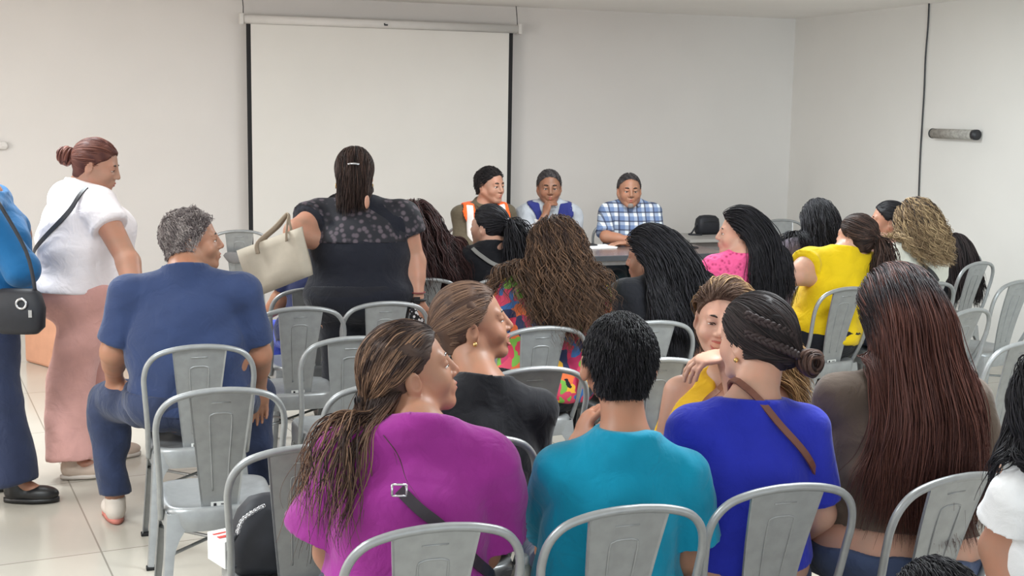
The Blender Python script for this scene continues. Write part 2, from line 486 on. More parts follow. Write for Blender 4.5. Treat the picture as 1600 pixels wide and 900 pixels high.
q = MB(); q.tube(spline([(-0.07, -0.05, 0.1), (0, -0.057, 0.108), (0.07, -0.05, 0.1)], 6), 0.003, 6); q.build('zipper', M_dark, bag)

# ------------------------------------------------------------------ metal chairs
M_chair = paint_metal('grey_painted_steel', (158, 160, 161), 0.36, 0.40)
M_rubber = plain('black_rubber', (24, 24, 26), 0.8)
M_stick = plain('sticker_white', (222, 222, 218), 0.6, var=0.02)
def back_y(z):                                 # depth of the leaning back plane at height z
    return -0.15 - (z - 0.45) * 0.24
def make_chair():
    root = empty('metal_chair', (0, 0, 0))
    # seat: rounded square pan with a raised rim and deep apron
    def ring(h, z, e=0.42):
        out = []
        for t in np.linspace(0, 2 * math.pi, 40, endpoint=False):
            x = h * math.copysign(abs(math.cos(t)) ** e, math.cos(t)); y = h * math.copysign(abs(math.sin(t)) ** e, math.sin(t))
            x *= 1.0 + 0.05 * (y / 0.18)
            out.append((x, y, z))
        return out
    q = MB(); q.loft([ring(0.182, 0.375), ring(0.184, 0.40), ring(0.183, 0.436), ring(0.178, 0.449), ring(0.168, 0.4515), ring(0.155, 0.448), ring(0.135, 0.440), ring(0.06, 0.437), ring(0.002, 0.437)], cap0=False)
    q.build('seat', M_chair, root)
    # hoop
    half = [(0.184, 0.40), (0.186, 0.46), (0.190, 0.56), (0.198, 0.68), (0.200, 0.735), (0.188, 0.785), (0.155, 0.822), (0.10, 0.841), (0.04, 0.849), (0, 0.85)]
    pts = [(x, back_y(z) + (0.05 if z < 0.45 else 0.03 * max(0, (0.56 - z) / 0.11)), z) for x, z in half]
    pts = pts + [(-x, y, z) for x, y, z in reversed(pts[:-1])]
    q = MB(); q.tube(spline(pts, 4), 0.0105, 10); q.build('back_hoop', M_chair, root)
    # splat, pressed sheet with a raised trapezoid outline
    q = MB(); rings = []
    for k in range(13):
        t = k / 12; z = 0.425 + t * 0.42; w = (0.058 + 0.042 * t) ; y = back_y(z) + 0.012 * math.sin(math.pi * t)
        rings.append([(-w, y + 0.004, z), (-w, y - 0.004, z), (-w + 0.006, y - 0.0015, z), (w - 0.006, y - 0.0015, z), (w, y - 0.004, z), (w, y + 0.004, z), (w - 0.004, y + 0.0015, z), (-w + 0.004, y + 0.0015, z)])
    q.loft(rings, smooth=False)
    def sp(x, z): t = (z - 0.425) / 0.42; return (x, back_y(z) + 0.012 * math.sin(math.pi * t) - 0.0015, z)
    o1 = [sp(-0.024, 0.50), sp(-0.028, 0.60), sp(-0.035, 0.745), sp(-0.027, 0.768), sp(0.0, 0.772), sp(0.027, 0.768), sp(0.035, 0.745), sp(0.028, 0.60), sp(0.024, 0.50)]
    q.tube(spline(o1, 4), 0.0028, 6)
    q.tube([sp(-0.03, 0.808), sp(0.03, 0.808)], 0.0022, 6)
    spl = q.build('back_splat', M_chair, root)
    q = MB(); c = sp(0.0, 0.452); q.box((0.0, c[1] - 0.002, 0.452), (0.06, 0.0016, 0.016)); st = q.build('sticker', M_stick, spl)
    q = MB(); q.box((-0.017, c[1] - 0.0034, 0.452), (0.009, 0.0012, 0.009)); q.box((0.012, c[1] - 0.0034, 0.4525), (0.02, 0.0012, 0.003)); st2 = q.build('sticker_print', M_dark, spl)
    # legs: tapered folded sheet, arched at the top
    for sx, sy in ((1, 1), (-1, 1), (1, -1), (-1, -1)):
        top = np.array([sx * 0.172, sy * 0.170, 0.435]); bot = np.array([sx * 0.205, sy * (0.205 if sy > 0 else 0.225), 0.0])
        outer = []
        for k in range(17):
            u = k / 16; p = top * (1 - u) + bot * u
            t = min(1, u / 0.34); w = 0.036 - 0.012 * u + 0.122 * (1 - math.sqrt(max(0, 1 - (1 - t) ** 2))); c_ = 0.009
            ax = np.array([-sx, 0, 0.0]); ay = np.array([0, -sy, 0.0])
            sec = [p + ax * w + ay * 0.004, p + ax * w, p + ax * c_ * 2, p + (ax + ay) * c_ * 0.4, p + ay * c_ * 2, p + ay * w, p + ay * w + ax * 0.004, p + (ay * c_ * 2 + ax * 0.004), p + (ax + ay) * (c_ * 0.4 + 0.004), p + (ax * c_ * 2 + ay * 0.004)]
            if sx * sy < 0: sec = sec[::-1]
            outer.append(sec)
        q = MB(); q.loft(outer[::-1], smooth=True); lg = q.build('leg', M_chair, root)
        md = lg.modifiers.new('es', 'EDGE_SPLIT'); md.split_angle = math.radians(50)
        q = MB(); q.box(bot + np.array([-sx * 0.014, -sy * 0.014, 0.006]), (0.036, 0.036, 0.012)); q.build('rubber_foot', M_rubber, lg, bevel=0.003)
    q = MB(); q.tube([(-0.175, -0.18, 0.30), (0.175, 0.175, 0.30)], 0.006, 8); q.tube([(0.175, -0.18, 0.288), (-0.175, 0.175, 0.288)], 0.006, 8); q.build('cross_brace', M_chair, root)
    return root
CH0 = make_chair(); note_kids(); CH_USED = [False]
CHAIRS = {}; CHS = {}
def chair(key, px, py, label, head=ROOMY, group='grey metal chairs', z=0.85):
    f = vdir(head)
    o_ = PZ(px, py, z) + f * 0.246
    if not CH_USED[0]: c_ = CH0; CH_USED[0] = True
    else: c_ = copy_tree(CH0)
    c_.location = (o_[0], o_[1], 0); c_.rotation_euler = (0, 0, math.atan2(f[1], f[0]) - math.pi / 2)
    tag(c_, label, 'chair', group)
    CHAIRS[key] = (np.array([o_[0], o_[1], 0.0]), f)
    CHS[key] = c_
    return c_
chair('mag', 683, 825, 'metal chair at the bottom edge holding the woman in the magenta blouse')
chair('boy', 985, 796, 'metal chair at the bottom edge holding the boy in teal')
chair('blu', 1233, 762, 'metal chair holding the woman in the royal blue top')
chair('brn', 1502, 746, 'metal chair holding the woman with very long brown hair', head=-28)
chair('bag', 478, 700, 'metal chair with a black bag and a small box on its seat')
chair('blk', 735, 686, 'metal chair holding the laughing woman in the black tee')
chair('tank', 1150, 640, 'metal chair under the woman in the yellow tank top, behind the royal blue top')
chair('A', 346, 610, 'empty metal chair at front left, nearest to the aisle')
chair('F', 603, 602, 'empty metal chair directly behind the magenta woman\'s ponytail')
chair('G', 838, 577, 'empty metal chair between the black tee and the teal boy\'s head')
chair('J', 1033, 563, 'empty metal chair just right of the teal boy\'s head')
chair('K', 1205, 552, 'empty metal chair behind the braided bun of the royal blue woman')
chair('nav', 312, 542, 'metal chair holding the grey-haired man in navy')
chair('E', 552, 529, 'empty metal chair behind the magenta woman\'s head, one row past the nearest')
chair('H', 850, 513, 'metal chair holding the woman with curly brown hair')
chair('I', 1022, 504, 'metal chair holding the woman with straight black hair')
chair('C', 470, 482, 'empty metal chair just left of the standing woman in black')
chair('D', 604, 474, 'empty metal chair right behind the standing woman in black')
chair('Y', 488, 452, 'metal chair mostly hidden behind the standing woman\'s beige tote')
chair('W', 662, 437, 'metal chair holding the woman with dark auburn hair by the standing woman')
chair('X', 791, 436, 'metal chair holding the woman with the black ponytail')
chair('V', 1108, 424, 'empty metal chair in front of the woman in the pink knit')
chair('pnk', 1170, 452, 'metal chair holding the woman in the pink knit', head=-26)
chair('L', 1326, 451, 'metal chair holding the woman in the bright yellow blouse', head=-30)
chair('M', 1458, 443, 'metal chair holding the woman in white with curly blonde hair', head=-32)
chair('N', 1531, 411, 'empty metal chair farthest back at right, against the white wall', head=-40)
chair('O', 1518, 485, 'empty metal chair right behind the very long brown hair', head=-40)
chair('Pq', 1596, 440, 'empty metal chair cut by the right edge, upper of the two', head=-34)
chair('Q', 1606, 536, 'empty metal chair cut by the right edge, nearer of the two', head=-28)
chair('R', 374, 361, 'empty metal chair by the projector screen, left of the beige tote', head=-15)
chair('tm1', 740, 352, 'metal chair holding the young man in the orange vest', head=165)
chair('tm2', 846, 352, 'metal chair holding the man in the navy vest', head=180)
chair('tm3', 952, 354, 'metal chair holding the man in the plaid shirt', head=175)
chair('U', 1221, 344, 'empty metal chair standing behind the grey desk', head=170)
chair('gry', 1290, 432, 'metal chair holding the woman in the dark grey top', head=-28)
chair('bun', 1400, 428, 'metal chair holding the woman with a dark bun beside the right wall', head=-34)
chair('kid', 1508, 398, 'metal chair holding the dark-haired child in black at the right wall', head=-34)

# ------------------------------------------------------------------ implicit surfaces for bodies and clothes
def frame3(fwd, up):
    up = unit(up); fwd = unit(np.asarray(fwd) - up * (np.asarray(fwd) @ up)); side = np.cross(fwd, up)
    return np.array([side, fwd, up])
def rc(a, b, ra, rb, k=0.02, op='u', cap=None, cap0=None):
    a = np.asarray(a, float); b = np.asarray(b, float)
    r = max(ra, rb); return dict(t='rc', a=a, b=b, ra=ra, rb=rb, k=k, op=op, cap=cap, cap0=cap0, lo=np.minimum(a, b) - r, hi=np.maximum(a, b) + r)
def el(c, fr, r, k=0.02, op='u'):
    c = np.asarray(c, float); r = np.asarray(r, float)
    ext = np.sqrt(((np.asarray(fr) * r[:, None]) ** 2).sum(0))
    return dict(t='el', c=c, fr=np.asarray(fr), r=r, k=k, op=op, lo=c - ext, hi=c + ext)
def cut(p, n): return dict(t='cut', p=np.asarray(p, float), n=unit(n), op='cut')
def infl(pr, t, k=None):
    q = dict(pr)
    if q['t'] == 'rc': q['ra'] += t; q['rb'] += t
    elif q['t'] == 'el': q['r'] = q['r'] + t
    q['lo'] = q['lo'] - t; q['hi'] = q['hi'] + t
    if k is not None: q['k'] = k
    return q
def ev(q, X, Y, Z):
    if q['t'] == 'rc':
        a, b = q['a'], q['b']; ba = b - a; L2 = ba @ ba + 1e-12
        px, py, pz = X - a[0], Y - a[1], Z - a[2]
        h = (px * ba[0] + py * ba[1] + pz * ba[2]) / L2
        h0 = h
        h = np.clip(h, 0, 1)
        d = np.sqrt((px - h * ba[0]) ** 2 + (py - h * ba[1]) ** 2 + (pz - h * ba[2]) ** 2) - (q['ra'] + (q['rb'] - q['ra']) * h)
        L = math.sqrt(L2)
        if q['cap'] is not None: d = np.maximum(d, (h0 - q['cap']) * L)
        if q['cap0'] is not None: d = np.maximum(d, (q['cap0'] - h0) * L)
        return d
    if q['t'] == 'el':
        c, fr, r = q['c'], q['fr'], q['r']
        px, py, pz = X - c[0], Y - c[1], Z - c[2]
        u = [(px * fr[i][0] + py * fr[i][1] + pz * fr[i][2]) for i in range(3)]
        k0 = np.sqrt((u[0] / r[0]) ** 2 + (u[1] / r[1]) ** 2 + (u[2] / r[2]) ** 2)
        k1 = np.sqrt((u[0] / r[0] ** 2) ** 2 + (u[1] / r[1] ** 2) ** 2 + (u[2] / r[2] ** 2) ** 2) + 1e-9
        return k0 * (k0 - 1) / k1
    return (X - q['p'][0]) * q['n'][0] + (Y - q['p'][1]) * q['n'][1] + (Z - q['p'][2]) * q['n'][2]
def apply_op(F, d, q):
    if q['op'] == 'cut': return np.maximum(F, d)
    k = q['k']
    if q['op'] == 's':
        d = -d; h = np.clip(0.5 - 0.5 * (F - d) / k, 0, 1)
        return F * (1 - h) + d * h + k * h * (1 - h)
    h = np.clip(0.5 + 0.5 * (d - F) / k, 0, 1)      # 1 where F is the smaller
    return d * (1 - h) + F * h - k * h * (1 - h)
def sdf_points(prims, Q):
    F = np.full(len(Q), 0.5)
    for q in prims: F = apply_op(F, ev(q, Q[:, 0], Q[:, 1], Q[:, 2]), q)
    return F
def axis(lo, hi, h, zones):
    out = [lo]
    while out[-1] < hi:
        x = out[-1]; s = h
        for a, b, hz in zones:
            if a - h * 0.5 <= x <= b: s = min(s, hz)
        out.append(x + s)
    return np.array(out)
def polygonise(prims, h, zones=()):
    un = [q for q in prims if q['op'] == 'u']
    lo = np.min([q['lo'] for q in un], 0) - 0.03; hi = np.max([q['hi'] for q in un], 0) + 0.03
    ax = [axis(lo[i], hi[i], h, [(z[0][i], z[1][i], z[2]) for z in zones]) for i in range(3)]
    F = np.full(tuple(len(a) for a in ax), 0.25, np.float32)
    for q in prims:
        if q['op'] == 'cut':
            d = ev(q, ax[0][:, None, None], ax[1][None, :, None], ax[2][None, None, :]); F = np.maximum(F, d.astype(np.float32)); continue
        mg = q['k'] + 2.2 * h; s = []
        for i in range(3):
            a = np.searchsorted(ax[i], q['lo'][i] - mg); b = np.searchsorted(ax[i], q['hi'][i] + mg); s.append(slice(a, b))
        sub = F[s[0], s[1], s[2]]
        if sub.size == 0: continue
        d = ev(q, ax[0][s[0], None, None], ax[1][None, s[1], None], ax[2][None, None, s[2]])
        F[s[0], s[1], s[2]] = apply_op(sub, d, q)
    return nets(F, ax)
def nets(F, ax):
    ins = F < 0
    n = ins[:-1, :-1, :-1].astype(np.int8)
    for a in (0, 1):
        for b in (0, 1):
            for c in (0, 1):
                if a + b + c: n = n + ins[a:a + n.shape[0], b:b + n.shape[1], c:c + n.shape[2]]
    act = (n > 0) & (n < 8)
    I = np.argwhere(act)
    idx = np.full(act.shape, -1, np.int32); idx[act] = np.arange(len(I))
    X, Y, Z = ax
    val = {}; pos = {}
    for a in (0, 1):
        for b in (0, 1):
            for c in (0, 1):
                val[a, b, c] = F[I[:, 0] + a, I[:, 1] + b, I[:, 2] + c].astype(float)
                pos[a, b, c] = np.stack([X[I[:, 0] + a], Y[I[:, 1] + b], Z[I[:, 2] + c]], 1)
    acc = np.zeros((len(I), 3)); cnt = np.zeros(len(I))
    cs = list(val)
    for i in range(8):
        for j in range(i + 1, 8):
            if sum(abs(cs[i][k] - cs[j][k]) for k in range(3)) != 1: continue
            v0, v1 = val[cs[i]], val[cs[j]]
            mk = (v0 < 0) != (v1 < 0)
            t = np.where(mk, v0 / np.where(mk, v0 - v1, 1), 0)
            acc += np.where(mk[:, None], pos[cs[i]] + (pos[cs[j]] - pos[cs[i]]) * t[:, None], 0); cnt += mk
    V = acc / np.maximum(cnt, 1)[:, None]
    Q = []
    for axn in range(3):
        sl0 = [slice(None)] * 3; sl1 = [slice(None)] * 3
        sl0[axn] = slice(0, -1); sl1[axn] = slice(1, None)
        a_, b_ = ins[tuple(sl0)], ins[tuple(sl1)]
        for sgn in (0, 1):
            mk = (a_ & ~b_) if sgn == 0 else (~a_ & b_)
            E = np.argwhere(mk)
            u, v = (axn + 1) % 3, (axn + 2) % 3
            ok = (E[:, u] > 0) & (E[:, v] > 0) & (E[:, u] < act.shape[u]) & (E[:, v] < act.shape[v]) & (E[:, axn] < act.shape[axn])
            E = E[ok]
            if not len(E): continue
            def cell(du, dv):
                c = E.copy(); c[:, u] -= du; c[:, v] -= dv; return idx[c[:, 0], c[:, 1], c[:, 2]]
            q = np.stack([cell(1, 1), cell(0, 1), cell(0, 0), cell(1, 0)], 1)
            if sgn == 1: q = q[:, ::-1]
            Q.append(q)
    Q = np.concatenate(Q); Q = Q[(Q >= 0).all(1)]
    return V, Q
def wrinkle(V, Q, amp, freq, seed=0, dirv=(0.3, 0.2, 1.0)):
    """cloth folds: push vertices along their normals"""
    nrm = np.zeros_like(V)
    fn = np.cross(V[Q[:, 2]] - V[Q[:, 0]], V[Q[:, 3]] - V[Q[:, 1]])
    for k in range(4):
        for c in range(3): nrm[:, c] += np.bincount(Q[:, k], fn[:, c], len(V))
    nrm /= np.linalg.norm(nrm, axis=1)[:, None] + 1e-9
    rs = np.random.RandomState(seed); f = np.zeros(len(V))
    for i in range(5):
        d = unit(np.array(dirv) + rs.randn(3) * 0.5); w = freq * (0.6 + 0.9 * rs.rand()); ph = rs.rand() * 6
        warp = 0.9 * np.sin(V @ (rs.randn(3) * freq * 0.35) + rs.rand() * 6)
        s = np.sin(V @ d * w + ph + 2.0 * warp)
        f += np.sign(s) * np.abs(s) ** 1.5 * (0.5 + 0.5 * np.sin(V @ (rs.randn(3) * freq * 0.25) + i))
    return V + nrm * (f * amp / 1.3)[:, None]
def solid(name, prims, h, mat, root, zones=(), wr=None):
    V, Q = polygonise(prims, h, zones)
    if wr: V = wrinkle(V, Q, *wr)
    o = mesh_np(name, V, Q, mat, root, origin=np.array(root.location))
    return o

# ------------------------------------------------------------------ hair locks
def tubes_np(Pts, rad, rnd, flat=0.55, sides=4):
    """Pts (S,N,3) -> one mesh of N tapered locks; stores hv = (random, t, 0)"""
    S, N, _ = Pts.shape
    T = np.gradient(Pts, axis=0); T /= np.linalg.norm(T, axis=2)[..., None] + 1e-9
    ref = rnd['ref'][None]; A = np.cross(T, ref); A /= np.linalg.norm(A, axis=2)[..., None] + 1e-9
    B = np.cross(T, A)
    V = np.zeros((S, N, sides, 3))
    for k in range(sides):
        t = 2 * math.pi * (k + 0.5) / sides
        V[:, :, k] = Pts + rad[..., None] * (A * math.cos(t) + B * math.sin(t) * flat)
    idx = np.arange(S * N * sides).reshape(S, N, sides)
    Q = []
    for k in range(sides):
        k2 = (k + 1) % sides
        Q.append(np.stack([idx[:-1, :, k], idx[:-1, :, k2], idx[1:, :, k2], idx[1:, :, k]], -1).reshape(-1, 4))
    Q = np.concatenate(Q)
    hv = np.zeros((S, N, sides, 3), np.float32)
    hv[..., 0] = rnd['col'][None, :, None]; hv[..., 1] = np.linspace(0, 1, S)[:, None, None]
    return V.reshape(-1, 3), Q, hv.reshape(-1, 3)
def add_hv(o, hv):
    at = o.data.attributes.new('hv', 'FLOAT_VECTOR', 'POINT'); at.data.foreach_set('vector', np.asarray(hv, np.float32).ravel())

def in_hair(p, st):
    """p in head frame (side, fwd, up), unit metres for head scale 1: inside the hair-bearing scalp?"""
    x, y, z = p[:, 0], p[:, 1], p[:, 2]
    ok = (y - 0.85 * z) < st.get('line', 0.012)
    ok &= z > st.get('nape', -0.075) + np.where(np.abs(x) > 0.055, 0.02, 0)
    return ok

class Person: pass
SKINS = {}
def skin_of(k):
    tones = {'a': (190, 146, 120), 'b': (166, 122, 98), 'c': (142, 102, 80), 'd': (198, 158, 138), 'e': (180, 136, 114)}
    if k not in SKINS: SKINS[k] = skin('skin_' + k, tones[k])
    return SKINS[k]
M_lip = skin('lips', (168, 96, 88)); M_eyew = plain('eye_white', (228, 222, 214), 0.25, var=0.02); M_iris = plain('eye_iris', (38, 26, 20), 0.15)
M_teeth = plain('teeth', (236, 230, 218), 0.3, var=0.02); M_gold = plain('gold_earring', (214, 178, 110), 0.25, metal=0.8, var=0.03); M_silver = plain('silver_metal', (205, 205, 208), 0.22, metal=0.9, var=0.03)

def person(name_label, spec):
    s = spec; g = Person()
    h = s.get('h', 0.010); hf = s.get('hf', 0.0045); hs = s.get('hs', 1.0)
    H = np.asarray(s['head'], float)
    tyaw = s.get('tyaw', ROOMY); tf = vdir(tyaw)
    hyaw = s.get('hyaw', tyaw); hp = math.radians(s.get('hpitch', 0)); hr = math.radians(s.get('hroll', 0))
    hf_ = vdir(hyaw); hside = np.cross(hf_, UPZ)
    hfw = hf_ * math.cos(hp) + UPZ * math.sin(hp); hup = UPZ * math.cos(hp) - hf_ * math.sin(hp)
    hup, hside = hup * math.cos(hr) + hside * math.sin(hr), hside * math.cos(hr) - hup * math.sin(hr)
    HF = np.array([hside, hfw, hup])                 # rows: right, forward, up
    hl = lambda x, y, z: H + hs * (x * HF[0] + y * HF[1] + z * HF[2])
    def hel(c, r, k=0.01, op='u', fr=None): return el(hl(*c), HF if fr is None else fr, np.array(r) * hs, k, op)
    def hrc(a, b, ra, rb, k=0.01, op='u', **kw): return rc(hl(*a), hl(*b), ra * hs, rb * hs, k, op, **kw)
    Sm = np.asarray(s['sh'], float); Pc = np.asarray(s['pel'], float)
    Pc = Pc + R0 * float((Sm - Pc) @ R0) * s.get('follow', 0.65)
    w = s.get('shw', 0.185); gi = s.get('g', 1.0)
    up = unit(Sm - Pc); TF = frame3(tf, up); side = TF[0]; tfw = TF[1]
    L = float(np.linalg.norm(Sm - Pc))
    shr = s.get('shrot', 0.0)                         # one shoulder higher (radians)
    sh_ = unit(side * 0.35 + np.cross(tf, UPZ) * 0.65); sd = unit(sh_ * math.cos(shr) + up * math.sin(shr))
    SR, SL = Sm + sd * w - up * 0.02, Sm - sd * w - up * 0.02
    cw, cdp = s.get('chest', (0.165 * gi, 0.115 * gi)); ww, wd = s.get('waist', (0.15 * gi, 0.12 * gi)); hw, hd = s.get('hip', (0.185 * gi, 0.145 * gi))
    ar = s.get('arm', 0.045 * gi); lr = s.get('leg', 0.078 * gi)
    N = Sm + up * 0.045 + tfw * 0.0
    torso = [el(Pc + up * 0.01, TF, (hw, hd, 0.13), 0.05), el(Pc + up * 0.38 * L + tfw * 0.015, TF, (ww, wd, 0.19), 0.06), el(Sm - up * 0.155, TF, (cw, cdp, 0.17), 0.06),
             rc(Sm + sd * (w - 0.025) - up * 0.035, Sm - sd * (w - 0.025) - up * 0.035, 0.05 * gi ** 0.5, 0.05 * gi ** 0.5, 0.05),
             rc(N - up * 0.01, SR - sd * 0.03 + up * 0.002, 0.048, 0.036, 0.04), rc(N - up * 0.01, SL + sd * 0.03 + up * 0.002, 0.048, 0.036, 0.04)]
    if s.get('bust', 0.0) > 0:
        bz = s['bust']
        for sg in (-1, 1): torso.append(el(Pc + up * 0.66 * L + tfw * cdp * 0.75 + side * sg * 0.078, TF, (0.075 * bz, 0.065 * bz, 0.08 * bz), 0.04))
    if s.get('belly', 0.0) > 0:
        torso.append(el(Pc + up * 0.22 * L + tfw * (wd * 0.55), TF, (ww * 0.85, s['belly'], 0.15), 0.07))
    for fx, fz, fr_ in s.get('rolls', ()):            # soft back rolls: (side offset, height fraction, radius)
        torso.append(el(Pc + up * fz * L - tfw * wd * 0.55 + side * fx, TF, (fr_ * 1.5, fr_, fr_ * 0.8), 0.03))
    # arms
    arms = {}
    for key, S0, sg in (('R', SR, 1), ('L', SL, -1)):
        a = s.get('arm' + key, {})
        E = np.asarray(a['e']) if 'e' in a else S0 - up * 0.24 + tfw * 0.07 + side * sg * 0.07
        W = np.asarray(a['w']) if 'w' in a else E + tfw * 0.22 - UPZ * 0.02 - side * sg * 0.10
        hd_ = unit(a['hd']) if 'hd' in a else unit(W - E)
        pn = unit(a['pn']) if 'pn' in a else unit(np.array([0, 0, -1.0]) - hd_ * (-hd_[2]))   # palm faces this way
        arms[key] = dict(S=S0, E=E, W=W, hd=hd_, pn=pn, sg=sg, curl=a.get('curl', 0.45), r=ar * a.get('rs', 1.0), hk=a.get('hk', 1.0))
    body = [infl(q, 0) for q in torso]
    neck_r = s.get('neck', 0.055)
    jw = s.get('jaw', 1.0)
    headp = [hel((0, -0.010, 0.028), (0.076, 0.098, 0.090), 0.01), hel((0, 0.030, -0.030), (0.060, 0.068, 0.078), 0.03),
             hrc((0.052 * jw, 0.0, -0.040), (0.016 * jw, 0.072, -0.088), 0.024, 0.018 * jw, 0.02), hrc((-0.052 * jw, 0.0, -0.040), (-0.016 * jw, 0.072, -0.088), 0.024, 0.018 * jw, 0.02),
             hel((0, 0.080, -0.090), (0.020, 0.016, 0.016), 0.015)]
    fat = s.get('jowl', 1.0)
    detail = [hel((0.036, 0.060, -0.028), (0.026 * fat, 0.026, 0.028), 0.02), hel((-0.036, 0.060, -0.028), (0.026 * fat, 0.026, 0.028), 0.02),
              hrc((-0.036, 0.074, 0.026), (0.036, 0.074, 0.026), 0.012, 0.012, 0.014),
              hel((0.031, 0.094, 0.006), (0.017, 0.013, 0.010), 0.012, 's'), hel((-0.031, 0.094, 0.006), (0.017, 0.013, 0.010), 0.012, 's'),
              hrc((0, 0.088, 0.021), (0, 0.110, -0.020), 0.009, 0.0115, 0.010), hel((0.012, 0.100, -0.026), (0.009, 0.010, 0.007), 0.006), hel((-0.012, 0.100, -0.026), (0.009, 0.010, 0.007), 0.006),
              hel((0, 0.087, -0.056), (0.027, 0.015, 0.021), 0.012), hel((0, 0.100, -0.050), (0.016, 0.006, 0.006), 0.006), hel((0, 0.098, -0.0625), (0.014, 0.006, 0.006), 0.006),
              hel((0.031, 0.078, 0.011), (0.017, 0.014, 0.010), 0.005), hel((-0.031, 0.078, 0.011), (0.017, 0.014, 0.010), 0.005)]
    if s.get('smile'):
        detail += [hel((0.040, 0.066, -0.034), (0.024, 0.024, 0.020), 0.012), hel((-0.040, 0.066, -0.034), (0.024, 0.024, 0.020), 0.012)]
    ears = []
    for sg in (-1, 1):
        efr = frame3(HF[1] * 0.35 + HF[0] * sg * 0.0 + HF[1], HF[2])
        ears += [el(hl(sg * s.get('earx', 0.079), -0.010, -0.008), np.array([unit(HF[0] * 0.93 - HF[1] * sg * 0.35), unit(HF[1] * 0.93 + HF[0] * sg * 0.35), HF[2]]), np.array([0.0085, 0.020, 0.032]) * hs, 0.008),
                 el(hl(sg * (s.get('earx', 0.079) + 0.009), -0.004, -0.004), HF, np.array([0.006, 0.010, 0.016]) * hs, 0.005, 's')]
    neck = [rc(hl(0, -0.022, -0.05), N + up * -0.01 - tfw * 0.005, neck_r * 0.97, neck_r * 1.12, 0.03)]
    if s.get('chinfat'): neck.append(hel((0, 0.03, -0.085), (0.045, 0.045, 0.03), 0.03))
    headp_all = headp + neck + detail + ears
    body += headp_all
    zones = [(H - 0.125 * hs, H + 0.13 * hs, hf)] if s.get('face', True) else [(H - 0.11 * hs, H + 0.13 * hs, min(h, hf * 1.7))]
    for key, a in arms.items():
        r = a['r']
        body += [rc(a['S'] - up * 0.01, a['E'], r * 1.12, r * 0.86, 0.022), rc(a['E'], a['W'], r * 0.86, 0.025 * max(1, gi * 0.9), 0.02),
                 rc(lerp(a['E'], a['W'], 0.08), lerp(a['E'], a['W'], 0.4), r * 0.84, r * 0.74, 0.03)]
        body += hand(a)
        if s.get('hands', True):
            c = a['W'] + a['hd'] * 0.07; zones.append((c - 0.085, c + 0.085, s.get('hh', 0.0055)))
    # legs
    legs = {}
    hipd = s.get('hipw', 0.095 * gi ** 0.5)
    for key, sg in (('R', 1), ('L', -1)):
        a = s.get('leg' + key, {})
        pf = vdir(s.get('lyaw', tyaw))
        hp_ = Pc + side * sg * hipd + tfw * 0.02
        K = np.asarray(a['k']) if 'k' in a else (np.array([Pc[0], Pc[1], 0.49]) + np.cross(pf, UPZ) * sg * (hipd + 0.03) + pf * 0.42)
        A = np.asarray(a['a']) if 'a' in a else (np.array([K[0], K[1], 0.085]) + pf * 0.03)
        legs[key] = dict(H=hp_, K=K, A=A, f=unit(a['f']) if 'f' in a else pf)
        body += [rc(hp_, K, lr, lr * 0.66, 0.05), rc(K, A, lr * 0.64, 0.036, 0.03), rc(lerp(K, A, 0.12) - pf * 0.015, lerp(K, A, 0.45) - pf * 0.012, lr * 0.62, lr * 0.55, 0.03),
                 rc(A, A + legs[key]['f'] * 0.10 - UPZ * 0.045, 0.036, 0.028, 0.02)]
    base = s.get('base', None)
    if base is None: base = (Pc[0], Pc[1], 0)
    root = empty('person', base, 0, name_label, 'person')
    g.__dict__.update(root=root, H=H, HF=HF, hl=hl, hel=hel, hrc=hrc, hs=hs, Sm=Sm, Pc=Pc, up=up, side=side, sd=sd, tfw=tfw, TF=TF, L=L, w=w, N=N, SR=SR, SL=SL, torso=torso, arms=arms, legs=legs,
                      headp=headp, neck=neck, gi=gi, lr=lr, h=h, s=s, pf=vdir(s.get('lyaw', tyaw)), neck_r=neck_r)
    solid('body', body, h, skin_of(s.get('skin', 'b')), root, zones)
    if s.get('face', True): face(g)
    return g

def hand(a):
    """palm, four unequal bent fingers, thumb from the side of the palm"""
    W, d, pn, k = a['W'], a['hd'], a['pn'], a['hk']
    pn = unit(pn - d * (pn @ d)); x = np.cross(d, pn) * a['sg']       # x points to the thumb side
    fr = np.array([x, pn, d]); out = [el(W + d * 0.045 * k, fr, np.array([0.040, 0.017, 0.052]) * k, 0.015)]
    c = a['curl']
    for i, (off, ln) in enumerate(((0.028, 0.072), (0.009, 0.080), (-0.010, 0.074), (-0.027, 0.058))):
        b = W + d * (0.078 - 0.004 * abs(i - 1)) * k + x * off * k; q = b; dr = d + x * off * 2.2
        for seg, rr in ((0.45, 0.0088), (0.32, 0.0080), (0.23, 0.0070)):
            ang = c * (0.75 + 0.25 * i / 3)
            dr = unit(unit(dr) * math.cos(ang) + pn * math.sin(ang))
            e = q + dr * ln * seg * k * 1.15; out.append(rc(q, e, rr * k, rr * 0.93 * k, 0.004)); q = e
    b = W + d * 0.022 * k + x * 0.026 * k; e = b + unit(d * 0.75 + x * 0.65 + pn * 0.25) * 0.042 * k; e2 = e + unit(d + x * 0.1 + pn * 0.35) * 0.032 * k
    out += [rc(b, e, 0.0135 * k, 0.0105 * k, 0.012), rc(e, e2, 0.0100 * k, 0.0085 * k, 0.004)]
    return out

